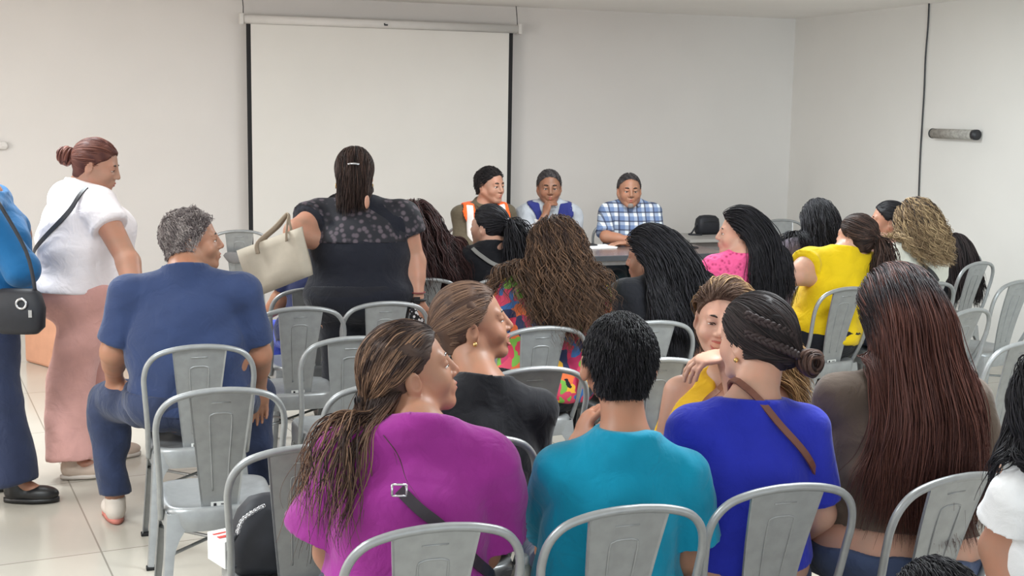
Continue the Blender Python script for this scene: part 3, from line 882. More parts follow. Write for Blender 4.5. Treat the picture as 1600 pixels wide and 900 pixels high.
def face(g):
    s = g.s; hl = g.hl; hs = g.hs; HF = g.HF
    sq = s.get('squint', 0.75) * 0.85; bw = s.get('brow', 1.0)
    for sg in (-1, 1):
        c = hl(sg * 0.0315, 0.0792, 0.003)
        q = MB(); rings = []
        n = 14
        for i in range(1, 8):
            t = math.pi * i / 8; rr = math.sin(t); zz = math.cos(t)
            rings.append([c + hs * 0.0116 * (HF[0] * rr * math.cos(u) * 1.1 + HF[2] * rr * math.sin(u) * sq - HF[1] * zz * -0.9) for u in np.linspace(0, 2 * math.pi, n, endpoint=False)])
        q.loft(rings); o = part_world(q, 'eye', M_eyew, g.root)
        q = MB(); gz = s.get('gaze', (0, 0)); ci = c + hs * (HF[1] * 0.0090 + HF[0] * gz[0] + HF[2] * gz[1])
        rings = [[ci + hs * (HF[1] * a_ + (HF[0] * math.cos(u) + HF[2] * math.sin(u) * sq) * r_) for u in np.linspace(0, 2 * math.pi, 12, endpoint=False)] for a_, r_ in ((0, 0.0066), (0.0018, 0.0060), (0.0030, 0.0020))]
        q.loft(rings); io = part_world(q, 'iris', M_iris, g.root); io.parent = o
        q = MB(); q.tube([hl(sg * 0.014, 0.0890, 0.026), hl(sg * 0.026, 0.0898, 0.031), hl(sg * 0.040, 0.0825, 0.029), hl(sg * 0.050, 0.0715, 0.022)], [0.0026 * hs * bw, 0.0038 * hs * bw, 0.0034 * hs * bw, 0.0015 * hs], 8)
        part_world(q, 'eyebrow', s.get('browmat', M_iris), g.root)
        q = MB(); q.tube([hl(sg * 0.0175, 0.0855, 0.003), hl(sg * 0.025, 0.0912, 0.0085), hl(sg * 0.036, 0.0895, 0.0088), hl(sg * 0.046, 0.077, 0.003)], [0.001 * hs, 0.0018 * hs, 0.002 * hs, 0.001 * hs], 6)
        part_world(q, 'eyelashes', M_iris, g.root)
    mw = 0.032 if s.get('smile') else 0.022; mz = -0.055; cu = 0.006 if s.get('smile') else 0.0005
    op = 0.010 if s.get('smile') else 0.0
    up_ = [hl(-mw, 0.082, mz + cu), hl(-mw * 0.5, 0.0995, mz + 0.0045 + op * 0.3), hl(0, 0.1045, mz + 0.004 + op * 0.3), hl(mw * 0.5, 0.0995, mz + 0.0045 + op * 0.3), hl(mw, 0.082, mz + cu)]
    lo_ = [hl(-mw, 0.082, mz + cu), hl(-mw * 0.5, 0.0980, mz - 0.0055 - op), hl(0, 0.1020, mz - 0.0075 - op), hl(mw * 0.5, 0.0980, mz - 0.0055 - op), hl(mw, 0.082, mz + cu)]
    q = MB(); q.tube(spline(up_, 4), [0.0012 + 0.003 * math.sin(math.pi * i / 16) for i in range(17)] if hs else 0.003, 8); q.tube(spline(lo_, 4), [0.0012 + 0.0036 * math.sin(math.pi * i / 16) for i in range(17)], 8)
    part_world(q, 'lips', M_lip, g.root)
    if s.get('smile'):
        q = MB(); q.loft([[hl(mw * 0.72 * t, 0.1000 - 0.014 * t * t * 1 + y, mz + zz) for t, zz in ((-1, 0.004), (-0.5, 0.005), (0, 0.0045), (0.5, 0.005), (1, 0.004), (0.7, -0.006), (0, -0.010), (-0.7, -0.006))] for y in (-0.004, 0.0)])
        part_world(q, 'teeth', M_teeth, g.root)

# ------------------------------------------------------------------ clothes
def shirt(g, mat, name='shirt', t=0.012, sleeve=0.55, hem=-0.05, neck=0.074, neckz=0.0, sflare=1.15, k=0.05, wr=(0.004, 38), seed=1, long=False, vneck=0.0, loose=0.0, armscale=1.0, collar=None, noslv=False, armhole=False, hembow=0.0):
    pr = [infl(q, t, max(q['k'], k)) for q in g.torso]
    if loose: pr.append(el(g.Pc + g.up * 0.22 * g.L, g.TF, (g.torso[1]['r'][0] + loose, g.torso[1]['r'][1] + loose, 0.25), 0.06))
    for key in ('R', 'L'):
        a = g.legs[key]
        if hem < 0.0: pr.append(rc(a['H'], lerp(a['H'], a['K'], 0.10), g.lr + t, g.lr + t, 0.05))
    pr.append(cut(g.Pc + g.up * hem, -g.up + g.tfw * hembow))
    pr.append(rc(g.N - g.up * 0.05, g.N + g.up * 0.06, neck, neck, 0.02))
    pr.append(cut(g.N + g.up * (0.028 + neckz), g.up + g.tfw * 0.22))
    if armhole:
        for a in (g.arms['R'], g.arms['L']): pr.append(rc(a['S'] + g.sd * a['sg'] * 0.035 + g.up * 0.05, a['S'] + g.sd * a['sg'] * 0.03 - g.up * 0.13, 0.075, 0.06, 0.008, 's'))
    if vneck: pr.append(rc(g.N + g.tfw * 0.06, g.Pc + g.up * (0.75 - vneck) * g.L + g.tfw * 0.16, 0.065, 0.05, 0.01, 's'))
    for key, a in g.arms.items():
        if noslv: continue
        r = a['r'] * armscale
        if not long: pr.append(rc(a['S'] - g.up * 0.01, a['E'], r * 1.12 + t, r * 0.86 + t, 0.022, cap=sleeve))
        if long:
            pr += [rc(a['S'] - g.up * 0.01, a['E'], r * 1.12 + t * 0.8, r * 0.9 + t, 0.022), rc(a['E'], a['W'], r * 0.9 + t, 0.030 + t, 0.02, cap=sleeve)]
        else:
            e = lerp(a['S'], a['E'], sleeve)
            pr += [rc(a['S'] - g.up * 0.01, e, r * 1.12 + t * 0.8, (r * 1.0 + t) * sflare, 0.011, cap=1.0)]
    o = solid(name, pr, g.h * 0.8, mat, g.root, wr=(wr[0], wr[1], seed))
    if collar:
        q = MB(); rr = neck * 1.02; pts = []
        for i in range(17):
            th = math.radians(-150 + 300 * i / 16) ; d = -g.tfw * math.cos(th) + g.side * math.sin(th)
            pts.append(g.N + g.up * (0.018 - 0.012 * (1 - math.cos(th)) / 2 * 2) + d * rr + g.tfw * 0.012)
        q.tube(pts, [0.011] * 17, 8, flat=0.55); part_world(q, 'collar', collar, g.root)
    return o
def trousers(g, mat, name='trousers', t=0.010, top=0.06, cuff=0.93, wr=(0.004, 34), flare=0.045, seed=3):
    pr = [infl(g.torso[0], t), el(g.Pc + g.up * 0.08, g.TF, (g.torso[1]['r'][0] + t * 0.6, g.torso[1]['r'][1] + t * 0.6, 0.14), 0.05)]
    pr.append(cut(g.Pc + g.up * top, g.up))
    for key in ('R', 'L'):
        a = g.legs[key]
        pr += [rc(a['H'], a['K'], g.lr + t, g.lr * 0.72 + t, 0.05), rc(a['K'], a['A'], g.lr * 0.70 + t, flare + t, 0.04, cap=cuff), rc(lerp(a['K'], a['A'], 0.12) - g.pf * 0.015, lerp(a['K'], a['A'], 0.45) - g.pf * 0.012, g.lr * 0.68 + t, g.lr * 0.62 + t, 0.03)]
    return solid(name, pr, g.h * 0.9, mat, g.root, wr=(wr[0], wr[1], seed))
def shoes(g, mat, sole=None, ln=0.25):
    for key in ('R', 'L'):
        a = g.legs[key]; f = unit(np.array([a['f'][0], a['f'][1], 0])); x = np.cross(f, UPZ); c = np.array([a['A'][0], a['A'][1], 0.0])
        fr = np.array([x, f, UPZ]); z0 = a['A'][2] - 0.085
        pr = [el(c + f * 0.0 + UPZ * (0.045 + z0), fr, (0.038, 0.05, 0.05), 0.02), el(c + f * 0.10 + UPZ * (0.033 + z0), fr, (0.046, 0.085, 0.037), 0.03), rc(c + UPZ * (0.06 + z0), c + UPZ * (0.10 + z0), 0.04, 0.043, 0.02), cut(c + UPZ * (0.008 + z0), -UPZ), cut(c + UPZ * (0.105 + z0), UPZ)]
        o = solid('shoe', pr, g.h * 0.7, mat, g.root)
        q = MB(); rings = []
        for z in (0.0, 0.018):
            rings.append([c + UPZ * (z + z0) + f * (0.066 + 0.120 * math.cos(u)) + x * (0.045 - 0.006 * (math.cos(u) < 0)) * math.sin(u) for u in np.linspace(0, 2 * math.pi, 24, endpoint=False)])
        q.loft(rings); so = part_world(q, 'sole', sole or mat, g.root); so.parent = o

# ------------------------------------------------------------------ hair
def haircap(g, mat, t=0.008, line=0.012, nape=-0.075, extra=(), name='hair', wr=(0.002, 90)):
    hl = g.hl; HF = g.HF
    pr = [g.hel((0, -0.010, 0.028), (0.076 + t, 0.098 + t, 0.090 + t), 0.01), g.hrc((0, -0.03, -0.03), (0, -0.035, -0.07), 0.06, 0.052, 0.03)]
    n = unit(HF[1] - 0.85 * HF[2])
    pr.append(cut(hl(0, line, 0), n))
    pr.append(cut(hl(0, 0, nape), -HF[2]))
    for sg in (-1, 1): pr.append(g.hel((sg * 0.088, -0.006, -0.012), (0.020, 0.026, 0.038), 0.008, 's'))
    pr += list(extra)
    V, Q = polygonise(pr, 0.007 * g.hs if g.s.get('face', True) else 0.009)
    V = wrinkle(V, Q, wr[0], wr[1], 5)
    o = mesh_np(name, V, Q, mat, g.root, origin=np.array(g.root.location))
    hv = np.zeros((len(V), 3), np.float32); hv[:, 0] = 0.3 + 0.25 * np.sin(V[:, 0] * 120 + V[:, 2] * 40) * 0.5
    if g.s.get('capt') is not None: hv[:, 1] = g.s['capt']
    add_hv(o, hv)
    return o
def locks(g, mat, n=500, length=0.4, r=0.0045, tie=None, tie_r=0.02, wave=0.0, wfreq=60, back=0.5, clear=0.010, seed=0, part=0.0, cutz=None, line=0.018, nape=-0.085, steps=30, out=0.0, name='hair', spread=0.3, combdir=None, fall=None, flare=0.0, sel=None, lenvar=0.25, stop=False, side_bias=None, fuzz=0.004, bundle=0.0, rough=0.0, parent=None, facepush=1.2, backlow=0.45, width=None, wgrow=0.5):
    """grow locks over the head and the clothes: combed back or to a tie, then falling"""
    rs = np.random.RandomState(seed); hs = g.hs; HF = g.HF
    d = rs.randn(n * 6, 3); d /= np.linalg.norm(d, axis=1)[:, None]
    p = np.array([0, -0.010, 0.028]) + d * np.array([0.078, 0.100, 0.092])
    ok = in_hair(p, dict(line=line, nape=nape))
    if sel is not None: ok &= sel(p)
    p = p[ok][:n]; n = len(p)
    roots = g.H + hs * (p @ HF)
    coll = [g.hel((0, -0.010, 0.028), (0.078, 0.100, 0.092), 0.01), g.hel((0, 0.030, -0.030), (0.062, 0.070, 0.080), 0.02)] + g.neck + [infl(q, 0.014) for q in g.torso] + [rc(g.SR, g.arms['R']['E'], g.arms['R']['r'] * 1.15 + .014, g.arms['R']['r'] + .014, 0.03), rc(g.SL, g.arms['L']['E'], g.arms['L']['r'] * 1.15 + .014, g.arms['L']['r'] + .014, 0.03)]
    hcoll = coll[:3]
    L = length * (1 - lenvar * rs.rand(n)); step = L / (steps - 1)
    lay = clear * rs.rand(n) ** 0.8 * (1 if tie is None else 0.55)
    pos = roots.copy(); out_n = (d[ok][:n] @ HF)
    cd_ = HF[1] * -1.0 if combdir is None else unit(combdir)
    vel = out_n * 0.3 + cd_ * 0.5 * back
    if part: vel += np.outer(np.sign(p[:, 0] - part * 0.01 + 1e-6), HF[0]) * 0.5 + HF[2] * 0.1
    vel /= np.linalg.norm(vel, axis=1)[:, None] + 1e-9
    fall = unit(np.array([0, 0, -1.0]) if fall is None else fall)
    tied = np.zeros(n, bool)
    path = [pos.copy()]
    rnd_dir = rs.randn(n, 3) * 0.06
    for i in range(steps - 1):
        if tie is not None:
            to = tie - pos; dist = np.linalg.norm(to, axis=1); tied |= dist < tie_r * 1.3
            want = np.where(tied[:, None], fall + rnd_dir * spread * 4, to / (dist[:, None] + 1e-9))
            m_ = np.where(tied, 0.25, 0.6)[:, None]
        else:
            zrel = (pos - g.H) @ HF[2] / hs; rel_ = (pos - g.H) @ HF.T / hs
            kb = np.clip((zrel + 0.05) / 0.10, 0, 1)[:, None] * back
            rel_ = (pos - g.H) @ HF.T / hs
            kl = np.clip((zrel + 0.26) / 0.06, 0, 1)[:, None] * np.clip((-0.02 - zrel) / 0.04, 0, 1)[:, None] * backlow
            kb = kb + kl
            if width is not None:
                lat = rel_[:, 0]; wlim = width + np.clip(-zrel - 0.05, 0, 1) * wgrow
                kb_ = -np.sign(lat) * np.clip((np.abs(lat) - wlim) / 0.02, 0, 1.5)
                rnd2 = np.outer(kb_, HF[0])
            else: rnd2 = 0
            want = fall + rnd2 + rnd_dir + cd_ * kb - np.outer(np.clip((rel_[:, 1] + 0.02) / 0.05, 0, 1.5) * (rel_[:, 2] > -0.2), HF[1]) * facepush
            if flare: want = want + ((pos - g.H) - np.outer((pos - g.H) @ UPZ, UPZ)) * flare
            m_ = 0.35
        vel = vel * (1 - m_) + want * m_; vel /= np.linalg.norm(vel, axis=1)[:, None] + 1e-9
        mv = np.where(tied, 0.0 if stop else 1.0, 1.0) if tie is not None else 1.0
        pos = pos + vel * (step * mv)[:, None]
        cl = coll
        f = sdf_points(cl, pos); need = lay + 0.003 - f
        bad = need > 0
        if bad.any():
            e = 0.004; pb = pos[bad]; f0 = f[bad]
            gr = np.stack([sdf_points(cl, pb + np.eye(3)[k] * e) - f0 for k in range(3)], 1); gr /= np.linalg.norm(gr, axis=1)[:, None] + 1e-9
            pos[bad] = pb + gr * need[bad][:, None]
            vb = vel[bad]; vb = vb - gr * np.minimum((vb * gr).sum(1), 0)[:, None]; vel[bad] = vb / (np.linalg.norm(vb, axis=1)[:, None] + 1e-9)
        path.append(pos.copy())
    Pts = np.array(path)
    T = np.linspace(0, 1, steps)[:, None]
    if bundle:                                     # gather neighbouring locks
        cid = rs.randint(0, max(6, int(n / 14)), n); key = Pts[steps // 3]
        cen = key[rs.choice(n, max(6, int(n / 14)))]; 
        dd = ((key[:, None] - cen[None]) ** 2).sum(2); cid = dd.argmin(1)
        for c in range(len(cen)):
            mk = cid == c
            if mk.sum() > 1:
                mean = Pts[:, mk].mean(1, keepdims=True); Pts[:, mk] += (mean - Pts[:, mk]) * (bundle * np.clip(T * 1.6 - 0.3, 0, 1))[..., None]
        ph = cid * 1.7 % 6.28 + rs.rand(n) * 0.6
    else: ph = (p[:, 0] * 60 + p[:, 1] * 45) + rs.rand(n) * 1.2
    if wave:
        arc = T * L[None]; env = np.clip(arc / 0.10 - 0.3, 0, 1)
        a1 = np.cross(np.gradient(Pts, axis=0), HF[1][None, None]); a1 /= np.linalg.norm(a1, axis=2)[..., None] + 1e-9
        a2 = HF[1][None, None]
        Pts = Pts + (wave * env * np.sin(arc * wfreq + ph[None]))[..., None] * a1 + (wave * 0.7 * env * np.cos(arc * wfreq + ph[None]))[..., None] * a2 * -1
    if fuzz: 
        for k in range(2):
            fr_ = rs.randn(n, 3) * 8; Pts = Pts + (np.sin(T * (4 + 5 * rs.rand(n))[None] + rs.rand(n)[None] * 6) * fuzz * T)[..., None] * (fr_ / (np.linalg.norm(fr_, axis=1)[:, None]))[None]
    if cutz is not None:
        Pts[..., 2] = np.maximum(Pts[..., 2], cutz + rs.rand(n)[None] * 0.02)
    rad = r * (0.6 + 0.8 * rs.rand(n))[None] * np.clip(0.75 + 0.5 * np.sin(T * 3.0), 0.3, 1.3) * (1 - T ** 4 * 0.75)
    ref = rs.randn(n, 3) * 0.3 + HF[0]
    V, Q, hv = tubes_np(Pts, rad, dict(ref=ref, col=np.clip(0.30 * rs.rand(n) + 0.45 * (0.5 + 0.5 * np.sin(p[:, 0] * 170 + 2 * np.sin(p[:, 2] * 60 + seed) + p[:, 1] * 60)) + 0.55 * (rs.rand(n) > 0.86), 0, 1)))
    if rough: V += rs.randn(*V.shape) * rough
    o = mesh_np(name, V, Q, mat, g.root if parent is None else parent, origin=np.array(g.root.location))
    add_hv(o, hv)
    return o
def bunball(g, mat, c, r, seed=0, name='hair_bun', n=90, axis_=None):
    """a coiled bun: locks winding round a centre"""
    rs = np.random.RandomState(seed); c = np.asarray(c); ax_ = unit(g.HF[1] if axis_ is None else axis_)
    fr = frame3(g.HF[2] + 0.01, ax_); S = 16; Pts = np.zeros((S, n, 3))
    for i in range(n):
        th0 = rs.rand() * 6.28; R = r * (0.35 + 0.6 * rs.rand()); hgt = r * 0.75 * math.sqrt(max(0.02, 1 - (R / r) ** 2)) * (rs.rand() * 2 - 1); tl = rs.randn() * 0.25
        for k in range(S):
            th = th0 + k / S * 3.4; RR = R * (1 + 0.06 * math.sin(3 * th))
            Pts[k, i] = c + fr[0] * RR * math.cos(th) + fr[1] * RR * math.sin(th) + fr[2] * (hgt + tl * R * math.cos(th))
    T = np.linspace(0, 1, S)[:, None]
    rad = r * 0.16 * (0.6 + 0.7 * rs.rand(n))[None] * np.sin(np.clip(T, 0.06, 0.94) * math.pi) ** 0.5
    V, Q, hv = tubes_np(Pts, rad, dict(ref=rs.randn(n, 3), col=rs.rand(n)), flat=0.8)
    hv[:, 1] = 0.6
    o = mesh_np(name, V, Q, mat, g.root, origin=np.array(g.root.location)); add_hv(o, hv); return o
def strap(g, mat, pts, w=0.012, name='bag_strap', th=0.25, off=0.012, own=None):
    """a strap lying on the clothes: points are pushed onto the body surface"""
    coll = [infl(q, 0.014) for q in g.torso]
    P_ = np.array(spline(pts, 6))
    for _ in range(6):
        f = sdf_points(coll, P_); e = 0.004
        gr = np.stack([sdf_points(coll, P_ + np.eye(3)[k] * e) - f for k in range(3)], 1); gr /= np.linalg.norm(gr, axis=1)[:, None] + 1e-9
        P_ = P_ + gr * np.clip(off - f, -0.03, 0.03)[:, None]
    T = np.gradient(P_, axis=0); T /= np.linalg.norm(T, axis=1)[:, None]
    X = np.cross(T, gr); X /= np.linalg.norm(X, axis=1)[:, None] + 1e-9
    rings = []
    for i in range(len(P_)):
        rings.append([P_[i] + X[i] * w * a + gr[i] * 0.003 * b for a, b in ((-1, -1), (1, -1), (1, 1), (-1, 1))])
    q = MB(); q.loft(rings, smooth=False)
    return part_world(q, name, mat, g.root) if own is None else q
def earring(g, sg, kind='stud', mat=None):
    q = MB(); c = g.hl(sg * 0.086, -0.006, -0.042)
    if kind == 'stud': q.loft([[c + np.array([r_ * math.cos(t), r_ * math.sin(t), z]) for t in np.linspace(0, 6.283, 10, endpoint=False)] for z, r_ in ((-0.007, 0.001), (-0.005, 0.005), (0, 0.007), (0.005, 0.005), (0.007, 0.001))])
    else: q.tube([c + g.HF[1] * 0.012 * math.sin(t) - UPZ * (0.012 - 0.012 * math.cos(t)) for t in np.linspace(0, 6.283, 16, endpoint=False)], 0.0018, 6, closed=True)
    part_world(q, 'earring', mat or M_gold, g.root)

# ------------------------------------------------------------------ the people
def seat_pel(key, fwd=-0.03, z=0.565, sidew=0.0):
    fwd = max(fwd, 0.0) + 0.04
    c, f = CHAIRS[key]; return np.array([c[0], c[1], z]) + f * fwd + np.cross(f, UPZ) * sidew
M_shoe = plain('black_leather', (28, 27, 28), 0.4); M_sole = plain('pale_rubber', (206, 196, 186), 0.7)
M_jean = fabric('blue_denim', (66, 78, 108), var=0.18); M_dkjean = fabric('dark_denim', (44, 50, 72), var=0.15); M_blkpant = fabric('black_trouser', (30, 31, 38))
M_blk = fabric('black_cloth', (27, 28, 34))
H_black = hairmat('black_hair', (14, 13, 17), (40, 38, 44)); H_dkbrown = hairmat('dark_brown_hair', (34, 24, 22), (84, 62, 54))
H_dkbrown2 = hairmat('very_dark_brown_hair', (22, 17, 19), (62, 50, 50))
DN = np.array([0, 0, -1.0])

# woman in magenta
def P_magenta():
    pel = seat_pel('mag', -0.02, 0.57, -0.07)
    g = person('woman in a magenta blouse with a half-tied highlighted ponytail, nearest to the camera', dict(
        head=P(640, 583, 2.98), hyaw=74, hpitch=12, hs=1.0, sh=P(655, 700, 2.88), pel=pel, tyaw=-4, shw=0.165, g=1.12, skin='b', bust=1.1, h=0.0085, hf=0.0030,
        waist=(0.17, 0.14), hip=(0.20, 0.16), chest=(0.17, 0.12), squint=0.6, earx=0.089,
        armR=dict(e=P(752, 860, 3.0), w=P(730, 900, 3.2)), armL=dict(e=P(520, 860, 2.95), w=P(560, 900, 3.2)), hands=False))
    shirt(g, fabric('magenta_crepe', (146, 44, 134)), name='blouse', sleeve=0.74, sflare=1.75, hem=-0.09, wr=(0.012, 18), seed=4, t=0.014, neck=0.072)
    trousers(g, M_dkjean); shoes(g, M_shoe)
    hm = hairmat('highlighted_brown_hair', (46, 32, 30), (152, 118, 94), root=(58, 44, 40), root_end=0.16)
    g.s['capt'] = 0.1
    haircap(g, hm, t=0.013, line=0.004)
    tie = g.hl(-0.01, -0.122, -0.040)
    fl = 0.24 * R0 + DN - 0.10 * F0
    locks(g, hm, n=4200, length=0.50, r=0.0013, tie=tie, tie_r=0.035, wave=0.006, wfreq=38, seed=11, spread=0.8, line=0.004, sel=lambda p: ~((np.abs(p[:, 0]) > 0.05) & (p[:, 2] < 0.03) & (p[:, 1] > -0.03)), fuzz=0.006, fall=fl, steps=40, clear=0.018, bundle=0.12)
    locks(g, hm, n=2200, length=0.44, r=0.0013, wave=0.010, wfreq=30, seed=12, line=0.006, sel=lambda p: (p[:, 2] < -0.015) & (p[:, 1] < -0.03), back=0.5, fuzz=0.022, fall=fl, steps=34, clear=0.02, bundle=0.25)
    bunball(g, H_dkbrown2, tie - g.HF[1] * 0.004, 0.020, 3, name='scrunchie')
    if 0: locks(g, hm, n=36, length=0.14, r=0.0012, seed=14, sel=lambda p: (p[:, 1] > 0.02) & (np.abs(p[:, 0]) > 0.03), back=-0.1, fuzz=0.01, wave=0.004, wfreq=25, steps=20, line=0.032, clear=0.012, lenvar=0.6)
    earring(g, 1)
    M_st = plain('dark_leather_strap', (44, 34, 44), 0.5)
    strap(g, M_st, [P(622, 762, 2.72), P(655, 795, 2.72), P(690, 825, 2.75), P(740, 880, 2.8), P(790, 930, 2.95)], 0.013)
    q = MB(); c = P(624, 766, 2.70)
    for a_, b_ in (((-1, 1), (1, 1)), ((1, 1), (1, -1)), ((1, -1), (-1, -1)), ((-1, -1), (-1, 1))):
        q.tube([c + 0.016 * (R0 * a_[0] + UPZ * a_[1] * 0.8), c + 0.016 * (R0 * b_[0] + UPZ * b_[1] * 0.8)], 0.0028, 6)
    part_world(q, 'strap_buckle', M_silver, g.root)

# boy in teal
def P_boy():
    pel = seat_pel('boy', 0.0, 0.56, 0.0)
    g = person('boy in a teal t-shirt with short black hair seen from behind', dict(
        head=P(967, 568, 3.05), hyaw=-8, hpitch=0, sh=P(974, 716, 2.98), pel=pel, tyaw=-4, shw=0.158, g=0.92, skin='b', h=0.0085, hf=0.004, neck=0.052, hs=1.02, earx=0.086,
        chest=(0.150, 0.10), waist=(0.135, 0.105), hip=(0.16, 0.13), arm=0.040,
        armL=dict(e=P(862, 850, 3.20), w=P(902, 692, 3.24), hd=R0 * 0.35 + UPZ * 0.85 + F0 * 0.1, pn=F0 * 0.3 + R0, curl=0.6, hk=1.0), armR=dict(e=P(1075, 870, 3.05), w=P(1010, 900, 3.3)), hh=0.0045))
    shirt(g, fabric('teal_jersey', (2, 136, 168)), name='t_shirt', sleeve=0.78, sflare=1.5, hem=-0.06, seed=8, t=0.013, wr=(0.007, 22), neck=0.068, loose=0.02)
    trousers(g, M_dkjean); shoes(g, M_shoe)
    haircap(g, H_black, t=0.007, line=0.008, nape=-0.080)
    locks(g, H_black, n=5600, length=0.032, r=0.0015, back=0.2, clear=0.006, seed=21, line=0.012, nape=-0.080, steps=7, lenvar=0.5, fuzz=0.002, sel=lambda p: ~((np.abs(p[:, 0]) > 0.055) & (p[:, 2] < 0.015) & (p[:, 1] > -0.045)), fall=(0, 0, -1))

# woman in royal blue
def P_blue():
    pel = seat_pel('blu', -0.02, 0.565, 0.0)
    g = person('woman in a royal blue top with braided dark hair gathered in a low bun', dict(
        head=P(1182, 532, 3.28), hyaw=-38, hpitch=-4, sh=P(1172, 655, 3.18), pel=pel, tyaw=-6, shw=0.155, g=1.02, skin='d', h=0.0085, hf=0.0034, bust=1.0, hs=1.0,
        chest=(0.155, 0.105), waist=(0.155, 0.12), hip=(0.19, 0.15),
        armL=dict(e=P(1070, 770, 3.38), w=P(1075, 730, 3.6)), armR=dict(e=P(1280, 800, 3.22), w=P(1240, 850, 3.45)), hands=False))
    shirt(g, fabric('royal_blue_jersey', (40, 50, 176)), name='top', sleeve=0.85, sflare=1.1, hem=0.03, seed=13, t=0.010, neck=0.080, neckz=-0.015, wr=(0.005, 26), loose=0.012)
    trousers(g, M_jean, top=-0.01); shoes(g, M_shoe)
    haircap(g, H_dkbrown2, t=0.010, line=0.016)
    tie = g.hl(0.050, -0.112, -0.050)
    locks(g, H_dkbrown2, n=3200, length=0.24, stop=True, r=0.0017, tie=tie, tie_r=0.022, seed=31, line=0.026, fuzz=0.002, steps=22, clear=0.014)
    bunball(g, hairmat('brown_bun_hair', (40, 28, 28), (104, 78, 68)), tie + R0 * 0.018 - F0 * 0.014, 0.036, 5, axis_=-F0 + 0.5 * R0)
    for row in (0, 1):
        pts = []
        for k in range(26):
            t = k / 25
            a_ = math.radians(-75 + 125 * t); zz = 0.075 - 0.045 * row - 0.085 * t
            pts.append((0.082 * math.sin(a_) * (1.0 if row else 0.95), -0.010 - 0.104 * math.cos(a_) * (1.0 if row else 0.92), zz))
        q = MB()
        for st_ in range(3):
            pp = []
            for k, (x, y, z) in enumerate(pts):
                ph = k * 1.15 + st_ * 2.094; n_ = unit(np.array([x, y, z * 0.5])); b_ = np.array([0, 0, 1.0])
                v = np.array([x, y, z]) + n_ * (0.009 + 0.004 * math.sin(2 * ph)) + b_ * 0.008 * math.sin(ph)
                pp.append(g.hl(*v))
            q.tube(spline(pp, 2), 0.0055, 7)
        o = part_world(q, 'braid', H_dkbrown2, g.root); add_hv(o, np.tile([0.8, 0.6, 0], (len(o.data.vertices), 1)))
    earring(g, -1)
    strap(g, plain('brown_leather', (118, 72, 58), 0.5), [P(1135, 606, 3.28), P(1165, 610, 3.14), P(1205, 640, 3.08), P(1240, 680, 3.08), P(1266, 720, 3.12), P(1278, 760, 3.2)], 0.0085)

# woman with very long hair
def P_brown():
    pel = seat_pel('brn', 0.0, 0.57, 0.0)
    g = person('woman in a brown t-shirt with very long straight reddish-brown hair down her back', dict(
        head=P(1400, 493, 3.48), hyaw=-14, hpitch=-6, sh=P(1415, 606, 3.40), pel=pel, tyaw=-10, shw=0.185, g=1.25, skin='d', h=0.0095, face=False, bust=1.1, hs=1.0,
        chest=(0.185, 0.13), waist=(0.195, 0.16), hip=(0.235, 0.18), arm=0.052,
        armL=dict(e=P(1292, 715, 3.50), w=P(1330, 740, 3.75)), armR=dict(e=P(1545, 760, 3.40), w=P(1500, 820, 3.6)), hands=False, rolls=((-0.12, 0.42, 0.05), (0.12, 0.42, 0.05))))
    shirt(g, fabric('brown_jersey', (96, 82, 72)), name='t_shirt', sleeve=0.72, sflare=1.08, hem=0.06, seed=17, t=0.011, neck=0.07, wr=(0.006, 24))
    trousers(g, M_jean, top=0.0, t=0.012); shoes(g, M_shoe)
    hm = hairmat('reddish_brown_hair', (72, 42, 38), (112, 70, 60), root=(36, 28, 32), root_end=0.22, rough=0.5)
    g.s['capt'] = 0.0
    haircap(g, hm, t=0.012, line=0.02)
    locks(g, hm, n=7000, length=0.61, r=0.0014, back=0.8, seed=41, steps=34, clear=0.03, lenvar=0.18, fuzz=0.008, line=0.03, fall=(-0.08 * R0 + DN), width=0.10, wgrow=0.5, backlow=0.6, nape=-0.07)

